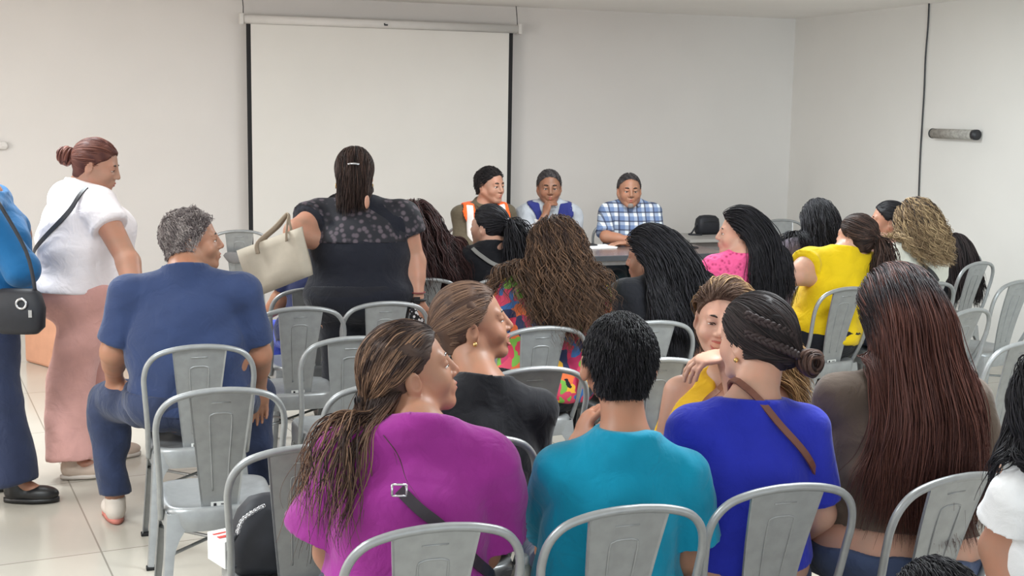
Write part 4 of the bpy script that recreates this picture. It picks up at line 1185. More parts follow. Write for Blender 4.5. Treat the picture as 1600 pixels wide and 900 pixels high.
# woman in yellow tank laughing
def P_tank():
    pel = seat_pel('tank', 0.12, 0.565)
    H = P(1128, 502, 3.98)
    g = person('laughing woman in a yellow tank top turned towards the camera, hand at her chin', dict(
        head=H, hyaw=190, hpitch=-2, hroll=-7, sh=P(1140, 606, 4.05), pel=pel, tyaw=178, lyaw=ROOMY, shw=0.160, g=1.1, skin='d', h=0.0085, hf=0.0030, bust=1.15, smile=True, squint=0.35, jowl=1.1,
        waist=(0.17, 0.14), hip=(0.19, 0.15), arm=0.045,
        armL=dict(e=P(1165, 680, 3.80), w=P(1131, 556, 3.82), hd=-0.9 * R0 - 0.15 * UPZ - 0.1 * F0, pn=-UPZ + 0.2 * F0, curl=0.75, rs=0.85, hk=0.95), armR=dict(e=P(1040, 700, 4.02), w=P(1100, 740, 3.9)), hh=0.0045,
        legR=dict(k=pel + vdir(ROOMY + 14) * 0.4 + np.array([0, 0, -0.08])), legL=dict(k=pel + vdir(ROOMY - 14) * 0.4 + np.array([0, 0, -0.08]))))
    shirt(g, fabric('yellow_rib_knit', (232, 186, 44)), name='tank_top', noslv=True, hem=-0.05, vneck=0.13, neck=0.085, seed=19, t=0.008, neckz=-0.03, armhole=True, wr=(0.003, 30))
    trousers(g, M_jean); shoes(g, M_shoe)
    hm = hairmat('blond_highlighted_hair', (92, 66, 48), (196, 160, 112), root=(84, 62, 50), root_end=0.2)
    haircap(g, hm, t=0.010, line=0.0)
    locks(g, hm, n=3400, length=0.44, r=0.0015, back=1.0, seed=51, wave=0.008, wfreq=36, steps=30, clear=0.022, fuzz=0.008, line=0.004, fall=(DN - 0.25 * g.HF[0]), bundle=0.2, combdir=-0.8 * g.HF[1] - 0.8 * g.HF[0], sel=lambda p: (p[:, 0] < 0.03) | (p[:, 2] > 0.05))
    strap(g, plain('tan_leather', (140, 92, 66), 0.5), [P(1138, 585, 3.9), P(1112, 610, 3.9), P(1090, 640, 3.88), P(1060, 690, 3.9)], 0.009)

# woman in black tee laughing in profile
def P_blacktee():
    pel = seat_pel('blk', -0.02, 0.565, 0.0)
    g = person('smiling woman in a plain black tee with smooth pulled-back brown hair, in profile', dict(
        head=P(736, 507, 3.72), hyaw=80, hpitch=8, hs=1.04, sh=P(752, 622, 3.62), pel=pel, tyaw=-8, shw=0.170, g=1.12, skin='b', h=0.0085, hf=0.0030, bust=1.0, smile=True, squint=0.4, jowl=1.1,
        waist=(0.17, 0.14), hip=(0.2, 0.16), arm=0.048, chest=(0.17, 0.12),
        armR=dict(e=P(812, 762, 3.72), w=P(780, 800, 3.95)), armL=dict(e=P(672, 740, 3.6), w=P(700, 790, 3.85)), hands=False))
    shirt(g, fabric('black_jersey', (28, 28, 33)), name='t_shirt', sleeve=0.66, sflare=1.2, hem=-0.05, seed=23, t=0.012, neck=0.071, wr=(0.006, 22))
    trousers(g, M_blkpant); shoes(g, M_shoe)
    hm = hairmat('warm_brown_hair', (66, 48, 42), (136, 106, 86))
    haircap(g, hm, t=0.009, line=0.0)
    tie = g.hl(-0.02, -0.125, -0.015)
    locks(g, hm, n=3800, length=0.26, stop=True, r=0.0015, tie=tie, tie_r=0.022, seed=61, line=0.008, fuzz=0.001, steps=22, clear=0.010)
    bunball(g, hm, tie - g.HF[1] * 0.008, 0.030, 6)
    earring(g, 1)

# grey-haired man in navy
def P_navy():
    pel = seat_pel('nav', -0.02, 0.58, 0.0)
    g = person('heavy grey-haired man in a navy polo seated at the left, looking right', dict(
        head=P(299, 378, 4.98), hyaw=72, hpitch=2, hs=1.04, sh=P(290, 446, 4.88), pel=pel, tyaw=-8, shw=0.215, g=1.4, skin='b', h=0.010, hf=0.0042, squint=0.55, jowl=1.25, chinfat=True, neck=0.065,
        chest=(0.205, 0.145), waist=(0.235, 0.19), hip=(0.235, 0.19), belly=0.16, arm=0.055, leg=0.095,
        armL=dict(e=P(178, 548, 4.84), w=P(178, 598, 5.08), hd=(0.35 * F0 + DN * 0.8), curl=0.5), armR=dict(e=P(404, 552, 4.95), w=P(404, 608, 5.18), hd=(0.35 * F0 + DN * 0.8), curl=0.5), hh=0.006,
        legL=dict(k=PD(168, 0.50, 5.18), a=PD(180, 0.09, 5.12), f=vdir(-25)), legR=dict(k=PD(396, 0.50, 5.35), a=PD(402, 0.09, 5.3), f=vdir(0))))
    navy = fabric('navy_pique', (48, 62, 98))
    shirt(g, navy, name='polo_shirt', sleeve=0.86, sflare=1.12, hem=-0.02, seed=29, t=0.013, neck=0.084, neckz=0.008, wr=(0.008, 20))
    trousers(g, fabric('indigo_denim', (46, 56, 84), var=0.2), flare=0.055, wr=(0.009, 22)); shoes(g, M_sole, plain('salmon_sole', (196, 120, 108), 0.7))
    hm = hairmat('grey_hair', (92, 82, 82), (166, 156, 152))
    haircap(g, hm, t=0.004, line=0.004, nape=-0.07)
    locks(g, hm, n=3200, length=0.030, r=0.0016, back=0.0, combdir=g.HF[1], clear=0.007, seed=71, line=0.008, nape=-0.072, steps=7, lenvar=0.5, fuzz=0.006, fall=DN * 0.5 + g.HF[1] * 0.5)

# woman in white tee
def P_white():
    g = person('standing woman in a white tee and pink trousers looking down, hair in a bun', dict(
        head=P(150, 259, 5.85), hyaw=86, hpitch=-18, hs=1.0, sh=P(128, 306, 5.88), pel=P(116, 462, 5.86), tyaw=48, lyaw=48, shw=0.175, g=1.25, skin='e', h=0.011, hf=0.0045, bust=1.3, squint=0.3,
        chest=(0.195, 0.15), waist=(0.20, 0.18), hip=(0.215, 0.225), arm=0.056, leg=0.118, belly=0.14,
        armR=dict(e=P(200, 408, 5.62), w=P(214, 478, 5.48)), armL=dict(e=P(120, 400, 6.1), w=P(180, 430, 6.2)), hh=0.006, 
        legR=dict(k=PD(112, 0.47, 5.78), a=PD(112, 0.09, 5.72), f=vdir(70)), legL=dict(k=PD(150, 0.47, 6.0), a=PD(160, 0.09, 6.05), f=vdir(60)), base=None))
    shirt(g, fabric('white_jersey', (236, 228, 230), var=0.02), name='t_shirt', sleeve=0.42, sflare=1.08, hem=0.03, seed=31, t=0.026, neck=0.074, wr=(0.007, 20))
    trousers(g, fabric('dusty_pink_cotton', (216, 164, 156)), top=0.045, flare=0.095, wr=(0.008, 18), t=0.014, cuff=0.99); shoes(g, plain('beige_canvas', (196, 176, 160), 0.8), M_sole)
    hm = hairmat('auburn_hair', (74, 40, 36), (128, 80, 66))
    haircap(g, hm, t=0.010, line=0.008)
    tie = g.hl(-0.02, -0.115, 0.0)
    locks(g, hm, n=1400, length=0.22, stop=True, r=0.0022, tie=tie, tie_r=0.02, seed=81, line=0.016, fuzz=0.001, steps=18, clear=0.010)
    bunball(g, hm, tie - g.HF[1] * 0.03 , 0.045, 7)
    strap(g, M_dark, [P(132, 284, 5.7), P(110, 300, 5.65), P(85, 335, 5.62), P(62, 370, 5.68), P(48, 400, 5.8)], 0.011, off=0.026)

# person at the left edge
def P_left():
    g = person('person in a blue top and navy trousers cut off by the left edge', dict(
        head=PD(-52, 1.50, 5.42), hyaw=85, sh=PD(-18, 1.30, 5.42), pel=PD(-14, 0.88, 5.42), tyaw=75, lyaw=75, shw=0.18, g=1.15, skin='b', h=0.011, face=True, hf=0.006, arm=0.056, leg=0.09, bust=1.0,
        armR=dict(e=PD(32, 1.05, 5.25), w=PD(30, 0.98, 5.5), rs=1.15), armL=dict(e=PD(10, 1.05, 5.62), w=PD(30, 0.95, 5.7)), hands=False,
        legR=dict(k=PD(4, 0.48, 5.36), a=PD(24, 0.09, 5.36), f=vdir(85)), legL=dict(k=PD(-34, 0.48, 5.50), a=PD(-40, 0.09, 5.52), f=vdir(85))))
    shirt(g, fabric('azure_cotton', (30, 98, 150)), name='shirt', long=True, sleeve=0.9, hem=-0.02, seed=33, t=0.014, wr=(0.008, 20))
    trousers(g, fabric('navy_twill', (46, 54, 80)), top=0.1, flare=0.085, wr=(0.008, 18), cuff=0.97); shoes(g, M_shoe)
    haircap(g, H_black, t=0.010); locks(g, H_black, n=600, length=0.10, r=0.003, seed=85, steps=10)
    c = PD(30, 0.885, 5.10)
    b_ = empty('handbag', c, math.atan2(R0[1], R0[0]), 'black handbag with a silver ring at the hip of the person at the left edge', 'bag')
    q = MB(); q.loft([superring(0.075, 0.03, -0.085), superring(0.10, 0.045, -0.06), superring(0.105, 0.048, 0.02), superring(0.09, 0.036, 0.08), superring(0.07, 0.02, 0.098)]); q.build('bag_body', M_bag, b_)
    q = MB(); q.tube([(0.03 + 0.020 * math.cos(t), -0.052, 0.045 + 0.020 * math.sin(t)) for t in np.linspace(0, 6.283, 16, endpoint=False)], 0.005, 8, closed=True); q.build('ring', M_silver, b_)
    q = MB(); q.box((0.065, -0.05, 0.005), (0.014, 0.01, 0.03)); q.build('zip_pull', M_silver, b_)
    q = MB(); q.tube(spline([(-0.08, 0, 0.08), (-0.12, 0.0, 0.25), (-0.10, 0.03, 0.45)], 5), 0.008, 8); q.tube(spline([(0.07, 0, 0.08), (0.03, 0.02, 0.25), (-0.08, 0.03, 0.45)], 5), 0.008, 8); q.build('strap', M_bag, b_)

# standing woman in black with tote
def P_blouse():
    g = person('standing woman in a black blouse with a lace yoke, seen from behind', dict(
        head=P(554, 273, 6.05), hyaw=-2, hpitch=-4, hs=1.02, sh=P(562, 330, 6.03), pel=PD(568, 0.84, 6.0), tyaw=-3, lyaw=-3, shw=0.20, g=1.4, skin='e', h=0.011, face=False, arm=0.062, leg=0.11, bust=1.2,
        chest=(0.215, 0.155), waist=(0.235, 0.19), hip=(0.265, 0.20), belly=0.14, neck=0.06,
        armL=dict(e=P(462, 362, 5.88), w=P(520, 386, 5.98)), armR=dict(e=P(646, 408, 6.05), w=P(652, 468, 5.95), hd=DN, pn=F0), hh=0.006,
        legL=dict(k=PD(535, 0.46, 6.0), a=PD(530, 0.09, 5.98)), legR=dict(k=PD(600, 0.46, 6.05), a=PD(603, 0.09, 6.05))))
    bl = fabric('black_chiffon', (26, 28, 38))
    shirt(g, bl, name='blouse', sleeve=0.42, sflare=1.25, hem=-0.14, seed=37, t=0.014, neck=0.07, wr=(0.006, 18))
    trousers(g, M_blkpant, wr=(0.008, 18), flare=0.07); shoes(g, M_shoe)
    mt, nt, b = new_mat('black_lace'); tc = nt.nodes.new('ShaderNodeTexCoord'); vo = nt.nodes.new('ShaderNodeTexVoronoi'); vo.inputs['Scale'].default_value = 34
    nt.links.new(tc.outputs['Object'], vo.inputs['Vector']); cr = nt.nodes.new('ShaderNodeValToRGB'); cr.color_ramp.elements[0].position = 0.28; cr.color_ramp.elements[0].color = lin((86, 76, 84)); cr.color_ramp.elements[1].position = 0.5; cr.color_ramp.elements[1].color = lin((26, 26, 34))
    nt.links.new(vo.outputs['Distance'], cr.inputs['Fac']); nt.links.new(cr.outputs['Color'], b.inputs['Base Color']); b.inputs['Roughness'].default_value = 0.8
    pr = [infl(q, 0.019, max(q['k'], 0.05)) for q in g.torso] + [cut(g.Sm - g.up * 0.15, -g.up), cut(g.N + g.up * 0.018, g.up), rc(g.N - g.up * 0.035, g.N + g.up * 0.16, 0.07, 0.07, 0.006, 's')]
    for key in ('R', 'L'):
        a = g.arms[key]; pr.append(rc(a['S'] - g.up * 0.01, lerp(a['S'], a['E'], 0.43), a['r'] * 1.12 + 0.018, (a['r'] + 0.018) * 1.25, 0.02, cap=1.0))
    solid('lace_yoke', pr, 0.009, mt, g.root, wr=(0.004, 22, 2))
    q = MB(); c = g.N - g.up * 0.06 - g.tfw * 0.0; 
    c = P(573, 316, 5.80); q.loft([[c + R0 * 0.010 * math.cos(t) * k + UPZ * 0.030 * math.sin(t) * k - F0 * dy for t in np.linspace(0, 6.283, 14, endpoint=False)] for k, dy in ((1, -0.03), (1, 0.0), (0.6, 0.003))])
    part_world(q, 'keyhole_opening', skin_of('e'), g.root)
    hm = H_dkbrown
    haircap(g, hm, t=0.010, line=0.01)
    locks(g, hm, n=3400, length=0.155, r=0.0018, back=0.4, seed=91, line=0.02, fuzz=0.002, steps=20, clear=0.012, lenvar=0.35, width=0.07, wgrow=0.0)
    tie = g.hl(0.008, -0.112, 0.05)
    q = MB(); q.tube(spline([tie + R0 * x - F0 * (0.028 - 8 * x * x) + UPZ * (-6 * x * x) for x in (-0.025, -0.01, 0.01, 0.025)], 4), 0.0055, 8); part_world(q, 'hair_clip', M_silver, g.root)
    earring(g, 1, 'hoop'); earring(g, -1, 'hoop')
    W = g.arms['R']['W']; d_ = g.arms['R']['hd']
    q = MB(); q.tube([W + 0.034 * (R0 * math.cos(t) + F0 * math.sin(t)) for t in np.linspace(0, 6.283, 18, endpoint=False)], 0.007, 8, closed=True, flat=1.8); q.box(W - F0 * 0.034, (0.03, 0.012, 0.034)); part_world(q, 'wristwatch', M_black, g.root)
    q = MB(); q.tube([W + UPZ * 0.035 + 0.036 * (R0 * math.cos(t) + F0 * math.sin(t)) for t in np.linspace(0, 6.283, 18, endpoint=False)], 0.0035, 6, closed=True); part_world(q, 'bracelet', plain('red_cord', (120, 50, 52), 0.7), g.root)
    hc = g.arms['R']['W'] + DN * 0.085 - F0 * 0.012
    ph = empty('phone', hc, 0, 'phone in a black and white patterned case in the standing woman\'s right hand', 'phone')
    mt2, nt2, b2 = new_mat('patterned_case'); tc2 = nt2.nodes.new('ShaderNodeTexCoord'); vo2 = nt2.nodes.new('ShaderNodeTexVoronoi'); vo2.inputs['Scale'].default_value = 60; nt2.links.new(tc2.outputs['Object'], vo2.inputs['Vector'])
    cr2 = nt2.nodes.new('ShaderNodeValToRGB'); cr2.color_ramp.interpolation = 'CONSTANT'; cr2.color_ramp.elements[0].color = lin((220, 216, 218)); cr2.color_ramp.elements[1].position = 0.42; cr2.color_ramp.elements[1].color = lin((26, 26, 32)); nt2.links.new(vo2.outputs['Distance'], cr2.inputs['Fac']); nt2.links.new(cr2.outputs['Color'], b2.inputs['Base Color'])
    q = MB(); q.box((0, 0, 0), (0.075, 0.012, 0.15), rz=0.2); q.build('case', mt2, ph, bevel=0.004)
    q = MB(); q.box((0.001, 0.0068, 0), (0.066, 0.002, 0.138), rz=0.2); q.build('display', M_black, ph)
    # the tote on her arm
    A_, B_, C_, D_ = P(371, 391, 5.86), P(472, 354, 5.70), P(487, 430, 5.70), P(398, 465, 5.86)
    base = (A_ + B_ + C_ + D_) / 4
    t_ = empty('tote_bag', base, 0, 'flat beige canvas tote hanging from the elbow of the standing woman in black', 'bag')
    M_t = plain('beige_canvas_tote', (180, 170, 154), 0.85, var=0.06, scale=14)
    nrm = unit(np.cross(B_ - A_, D_ - A_)); nrm = -nrm if nrm @ F0 > 0 else nrm
    q = MB(); rings = []
    n = 9
    for i in range(n):
        u = i / (n - 1); top = lerp(A_, B_, u); bot = lerp(D_, C_, u); col = []
        bul = 0.035 * math.sin(math.pi * min(1, max(0, u * 0.9 + 0.05)))
        for sgn in (1, -1):
            for k in range(7):
                v = k / 6 if sgn == 1 else 1 - k / 6
                th = 0.006 + bul * (0.25 + 0.75 * v) * (1 if v < 0.95 else 0.5)
                col.append(lerp(top, bot, v) + nrm * sgn * th + nrm * 0.006 * math.sin(7 * u + 5 * v))
        rings.append(col)
    q.loft(rings); part_world(q, 'bag_body', M_t, t_)
    E_ = P(450, 338, 5.80)
    for off in (0.02, -0.02):
        a_, b_ = lerp(A_, B_, 0.36) + nrm * off, lerp(A_, B_, 0.80) + nrm * off
        q = MB(); pts = spline([a_ - UPZ * 0.05, a_, lerp(a_, E_, 0.6) + nrm * off * 0.5, E_ + UPZ * 0.012, lerp(b_, E_, 0.6), b_, b_ - UPZ * 0.04], 5); q.tube(pts, 0.010, 8, flat=0.35); part_world(q, 'strap', plain('taupe_strap', (150, 134, 116), 0.8), t_)

def back_woman(label, head, sh, pel, hair, top_mat, hyaw=ROOMY, tyaw=None, style='long', face=False, **k):
    """a seated woman seen from behind or the side, for the middle rows"""
    sp = dict(head=head, sh=sh, pel=pel, hyaw=hyaw, tyaw=ROOMY if tyaw is None else tyaw, shw=k.get('shw', 0.165), g=k.get('g', 1.05), skin=k.get('skin', 'b'), h=0.0115, hf=0.005, face=face, hands=False, bust=0.9, hs=k.get('hs', 1.0), hpitch=k.get('hpitch', 0), squint=0.6)
    for q in ('armL', 'armR', 'arm', 'chest', 'waist', 'hip', 'legL', 'legR', 'rolls'):
        if q in k: sp[q] = k[q]
    g = person(label, sp)
    shirt(g, top_mat, name=k.get('topname', 'blouse'), sleeve=k.get('sleeve', 0.6), sflare=k.get('sflare', 1.15), long=k.get('long', False), hem=k.get('hem', -0.05), seed=k.get('seed', 1), t=0.013, wr=(0.007, 20), neck=k.get('neck', 0.073), neckz=k.get('neckz', -0.005))
    trousers(g, k.get('pants', M_blkpant)); shoes(g, M_shoe)
    haircap(g, hair, t=0.010, line=k.get('line', 0.016))
    return g

def P_rows():
    # dark auburn hair beside the standing woman
    hm = hairmat('dark_auburn_hair', (34, 22, 24), (88, 56, 54))
    g = back_woman('woman with long dark auburn hair in black, right beside the standing woman', P(648, 352, 6.85), PD(662, 0.97, 6.82), seat_pel('W', -0.01), hm, M_blk, hyaw=-25, sleeve=0.7, seed=41)
    locks(g, hm, n=1800, length=0.46, r=0.0026, back=0.6, seed=101, steps=26, clear=0.03, wave=0.007, wfreq=45, fuzz=0.008, part=0.4, flare=0.35, line=0.03, bundle=0.2, fall=DN + 0.12 * R0)
    # black ponytail
    g = back_woman('woman in black with a black ponytail in front of the orange vest, face turned left', P(764, 355, 6.95), PD(772, 0.96, 6.9), seat_pel('X', -0.01), H_black, M_blk, hyaw=-58, face=True, skin='d', seed=42, sleeve=0.75, line=0.008)
    tie = g.hl(0.0, -0.118, 0.03)
    locks(g, H_black, n=1700, length=0.52, r=0.0024, tie=tie, tie_r=0.025, seed=102, steps=30, clear=0.012, wave=0.004, spread=0.55, line=0.016, fall=DN + 0.18 * R0, fuzz=0.008)
    q = MB(); q.tube([tie + 0.022 * (UPZ * math.cos(t) + R0 * math.sin(t) * 0.8) for t in np.linspace(0, 6.283, 14, endpoint=False)], 0.005, 6, closed=True); part_world(q, 'hair_tie', plain('grey_elastic', (150, 146, 150), 0.7), g.root)
    strap(g, plain('grey_webbing', (140, 140, 138), 0.7), [P(738, 388, 6.8), P(752, 396, 6.75), P(768, 408, 6.75), P(782, 420, 6.8)], 0.011)
    # curly brown hair, floral blouse
    mt, nt, b = new_mat('floral_print'); tc = nt.nodes.new('ShaderNodeTexCoord'); vo = nt.nodes.new('ShaderNodeTexVoronoi'); vo.inputs['Scale'].default_value = 22
    nz = nt.nodes.new('ShaderNodeTexNoise'); nz.inputs['Scale'].default_value = 12; mxv = nt.nodes.new('ShaderNodeVectorMath'); mxv.operation = 'MULTIPLY_ADD'; mxv.inputs[1].default_value = (0.08, 0.08, 0.08)
    nt.links.new(tc.outputs['Object'], nz.inputs['Vector']); nt.links.new(nz.outputs['Color'], mxv.inputs[0]); nt.links.new(tc.outputs['Object'], mxv.inputs[2]); nt.links.new(mxv.outputs[0], vo.inputs['Vector'])
    sp_ = nt.nodes.new('ShaderNodeSeparateColor'); nt.links.new(vo.outputs['Color'], sp_.inputs[0]); cr = nt.nodes.new('ShaderNodeValToRGB'); cr.color_ramp.interpolation = 'CONSTANT'
    cols = [(206, 56, 88), (232, 176, 52), (58, 108, 170), (120, 176, 70), (190, 48, 96), (226, 110, 60), (44, 52, 90), (214, 70, 100)]
    cr.color_ramp.elements[0].color = lin(cols[0]); cr.color_ramp.elements[1].position = 0.12; cr.color_ramp.elements[1].color = lin(cols[1])
    for i, c_ in enumerate(cols[2:]): e_ = cr.color_ramp.elements.new(0.25 + i * 0.125); e_.color = lin(c_)
    nt.links.new(sp_.outputs[0], cr.inputs['Fac']); nt.links.new(cr.outputs['Color'], b.inputs['Base Color']); b.inputs['Roughness'].default_value = 0.8
    hm = hairmat('curly_brown_hair', (50, 36, 30), (122, 92, 70), root=(52, 38, 36), root_end=0.2)
    g = back_woman('woman with long curly brown hair in a bright floral blouse', P(868, 396, 5.48), PD(868, 0.98, 5.42), seat_pel('H', -0.01), hm, mt, hyaw=-10, seed=43, g=1.25, shw=0.185, sleeve=0.7, waist=(0.19, 0.15), chest=(0.18, 0.13), hs=1.02)
    locks(g, hm, n=3600, length=0.43, r=0.0018, back=0.6, seed=103, steps=46, clear=0.045, wave=0.013, wfreq=62, fuzz=0.014, flare=0.95, line=0.03, bundle=0.35, lenvar=0.35)
    # straight black hair, face turned left
    g = back_woman('woman with long straight black hair in black, face turned left, before the plaid shirt', P(1016, 403, 5.68), PD(1034, 0.95, 5.62), seat_pel('I', 0.0), H_black, M_blk, hyaw=-62, hpitch=-6, face=True, skin='e', seed=44, g=1.2, shw=0.18, sleeve=0.85)
    locks(g, H_black, n=3200, length=0.50, r=0.0020, back=0.6, seed=104, steps=28, clear=0.035, fuzz=0.008, flare=0.7, line=0.022, wave=0.004, backlow=0.1, fall=DN + 0.05 * R0, combdir=-g.HF[1])
    # pink knit
    mt, nt, b = new_mat('pink_open_knit'); tc = nt.nodes.new('ShaderNodeTexCoord'); vo = nt.nodes.new('ShaderNodeTexVoronoi'); vo.inputs['Scale'].default_value = 42; nt.links.new(tc.outputs['Object'], vo.inputs['Vector'])
    cr = nt.nodes.new('ShaderNodeValToRGB'); cr.color_ramp.elements[0].position = 0.05; cr.color_ramp.elements[0].color = lin((160, 40, 84)); cr.color_ramp.elements[1].position = 0.42; cr.color_ramp.elements[1].color = lin((236, 92, 148))
    nt.links.new(vo.outputs['Distance'], cr.inputs['Fac']); nt.links.new(cr.outputs['Color'], b.inputs['Base Color']); b.inputs['Roughness'].default_value = 0.9
    bp = nt.nodes.new('ShaderNodeBump'); bp.inputs['Strength'].default_value = 0.8; bp.inputs['Distance'].default_value = 0.01; nt.links.new(vo.outputs['Distance'], bp.inputs['Height']); nt.links.new(bp.outputs['Normal'], b.inputs['Normal'])
    g = back_woman('woman in a pink open-knit sweater with long black hair, in profile facing left', P(1155, 366, 6.5), PD(1162, 0.985, 6.46), seat_pel('pnk', -0.01), H_black, mt, hyaw=-84, face=True, skin='d', seed=45, long=True, sleeve=0.9, topname='sweater', g=1.1, shw=0.17, line=0.004)
    locks(g, H_black, n=2600, length=0.46, r=0.0022, back=0.6, seed=105, steps=28, clear=0.03, fuzz=0.006, line=0.012, wave=0.003, backlow=0.1, fall=DN - 0.02 * R0, combdir=-g.HF[1])
    # dark hair, grey top
    g = back_woman('woman in a dark grey top with dark hair, near the grey desk', P(1277, 348, 7.3), PD(1276, 0.985, 7.26), seat_pel('gry', -0.01), H_black, fabric('charcoal_top', (96, 88, 98)), hyaw=-12, tyaw=-28, seed=46, shw=0.18, g=1.15)
    locks(g, H_black, n=1600, length=0.36, r=0.0028, back=0.6, seed=106, steps=22, clear=0.022, fuzz=0.008, line=0.03, wave=0.005)
    # yellow blouse
    yl = fabric('bright_yellow_cotton', (226, 192, 20))
    g = back_woman('woman in a bright yellow blouse with a long brown ponytail, elbow out to the left', P(1338, 371, 6.74), PD(1318, 0.975, 6.72), seat_pel('L', 0.04, sidew=-0.03), H_dkbrown, yl, hyaw=-42, face=True, tyaw=-8, seed=47, g=1.15, shw=0.18, skin='d', waist=(0.18, 0.15), chest=(0.168, 0.125), hip=(0.195, 0.16), arm=0.056,
                   sleeve=0.32, sflare=1.25, armL=dict(e=P(1240, 430, 6.56), w=P(1290, 438, 6.75)), hem=-0.01)
    tie = g.hl(0.01, -0.118, 0.005)
    locks(g, H_dkbrown, n=1500, length=0.44, r=0.0024, tie=tie, tie_r=0.025, seed=107, steps=28, clear=0.012, wave=0.005, spread=0.4, line=0.018, fall=DN + 0.03 * R0, fuzz=0.006)
    # bun, profile
    g = back_woman('woman with a dark bun facing left, partly hidden by curly blonde hair', P(1388, 347, 7.5), PD(1390, 0.98, 7.5), seat_pel('bun', -0.01), H_black, fabric('blush_top', (196, 150, 140)), hyaw=-78, face=True, skin='e', seed=48, line=0.004)
    tie = g.hl(0, -0.115, 0.03)
    locks(g, H_black, n=1000, length=0.2, stop=True, r=0.0026, tie=tie, tie_r=0.02, seed=108, steps=18, clear=0.01, line=0.012)
    bunball(g, H_black, tie - g.HF[1] * 0.02, 0.035, 8)
    # curly blonde, white shirt
    hm = hairmat('curly_blonde_hair', (110, 88, 66), (206, 178, 138), root=(62, 52, 50), root_end=0.22)
    g = back_woman('woman in a white top with curly blonde-highlighted hair', P(1430, 354, 6.96), PD(1428, 1.0, 6.94), seat_pel('M', 0.03, sidew=-0.02), hm, fabric('white_cotton', (232, 230, 218), var=0.02), hyaw=-10, tyaw=-30, seed=49, g=1.25, shw=0.19, chest=(0.185, 0.13), waist=(0.19, 0.15), sleeve=0.6, pants=M_jean, hem=-0.08, hs=1.03)
    g.s['capt'] = 0.0
    locks(g, hm, n=1900, length=0.22, r=0.0020, back=0.4, seed=109, steps=40, clear=0.04, wave=0.013, wfreq=85, fuzz=0.010, flare=0.6, line=0.03, bundle=0.5, fall=DN + 0.30 * R0)
    strap(g, M_dark, [P(1450, 398, 6.75), P(1466, 410, 6.72), P(1480, 424, 6.75), P(1486, 440, 6.8)], 0.010)
    # child in black
    g = back_woman('small dark-haired child in black seated far right against the white wall', PD(1491, 0.865, 8.1), PD(1496, 0.70, 8.1), seat_pel('kid', -0.02, 0.53), H_dkbrown2, M_blk, hyaw=-20, tyaw=-30, seed=50, g=0.75, shw=0.125, hs=0.9, legL=None or dict(), legR=dict())
    locks(g, H_dkbrown2, n=1300, length=0.34, r=0.0026, back=0.6, seed=110, steps=20, clear=0.02, fuzz=0.006, line=0.03)
    # person in navy tee hidden behind the tote
    g = back_woman('person in a navy tee mostly hidden behind the standing woman\'s beige tote', PD(532, 1.16, 6.62), PD(512, 0.96, 6.56), seat_pel('Y', 0.0), H_black, fabric('deep_navy_jersey', (36, 42, 78)), hyaw=0, seed=51, sleeve=0.8, sflare=1.4, shw=0.16,
                   armL=dict(e=P(438, 468, 6.5), w=P(412, 500, 6.62)), legL=dict(k=PD(434, 0.50, 6.85), a=PD(432, 0.09, 6.85)), pants=fabric('cobalt_cotton', (66, 84, 190)), arm=0.05, topname='t_shirt')
    locks(g, H_black, n=700, length=0.08, r=0.003, seed=111, steps=9, line=0.03)

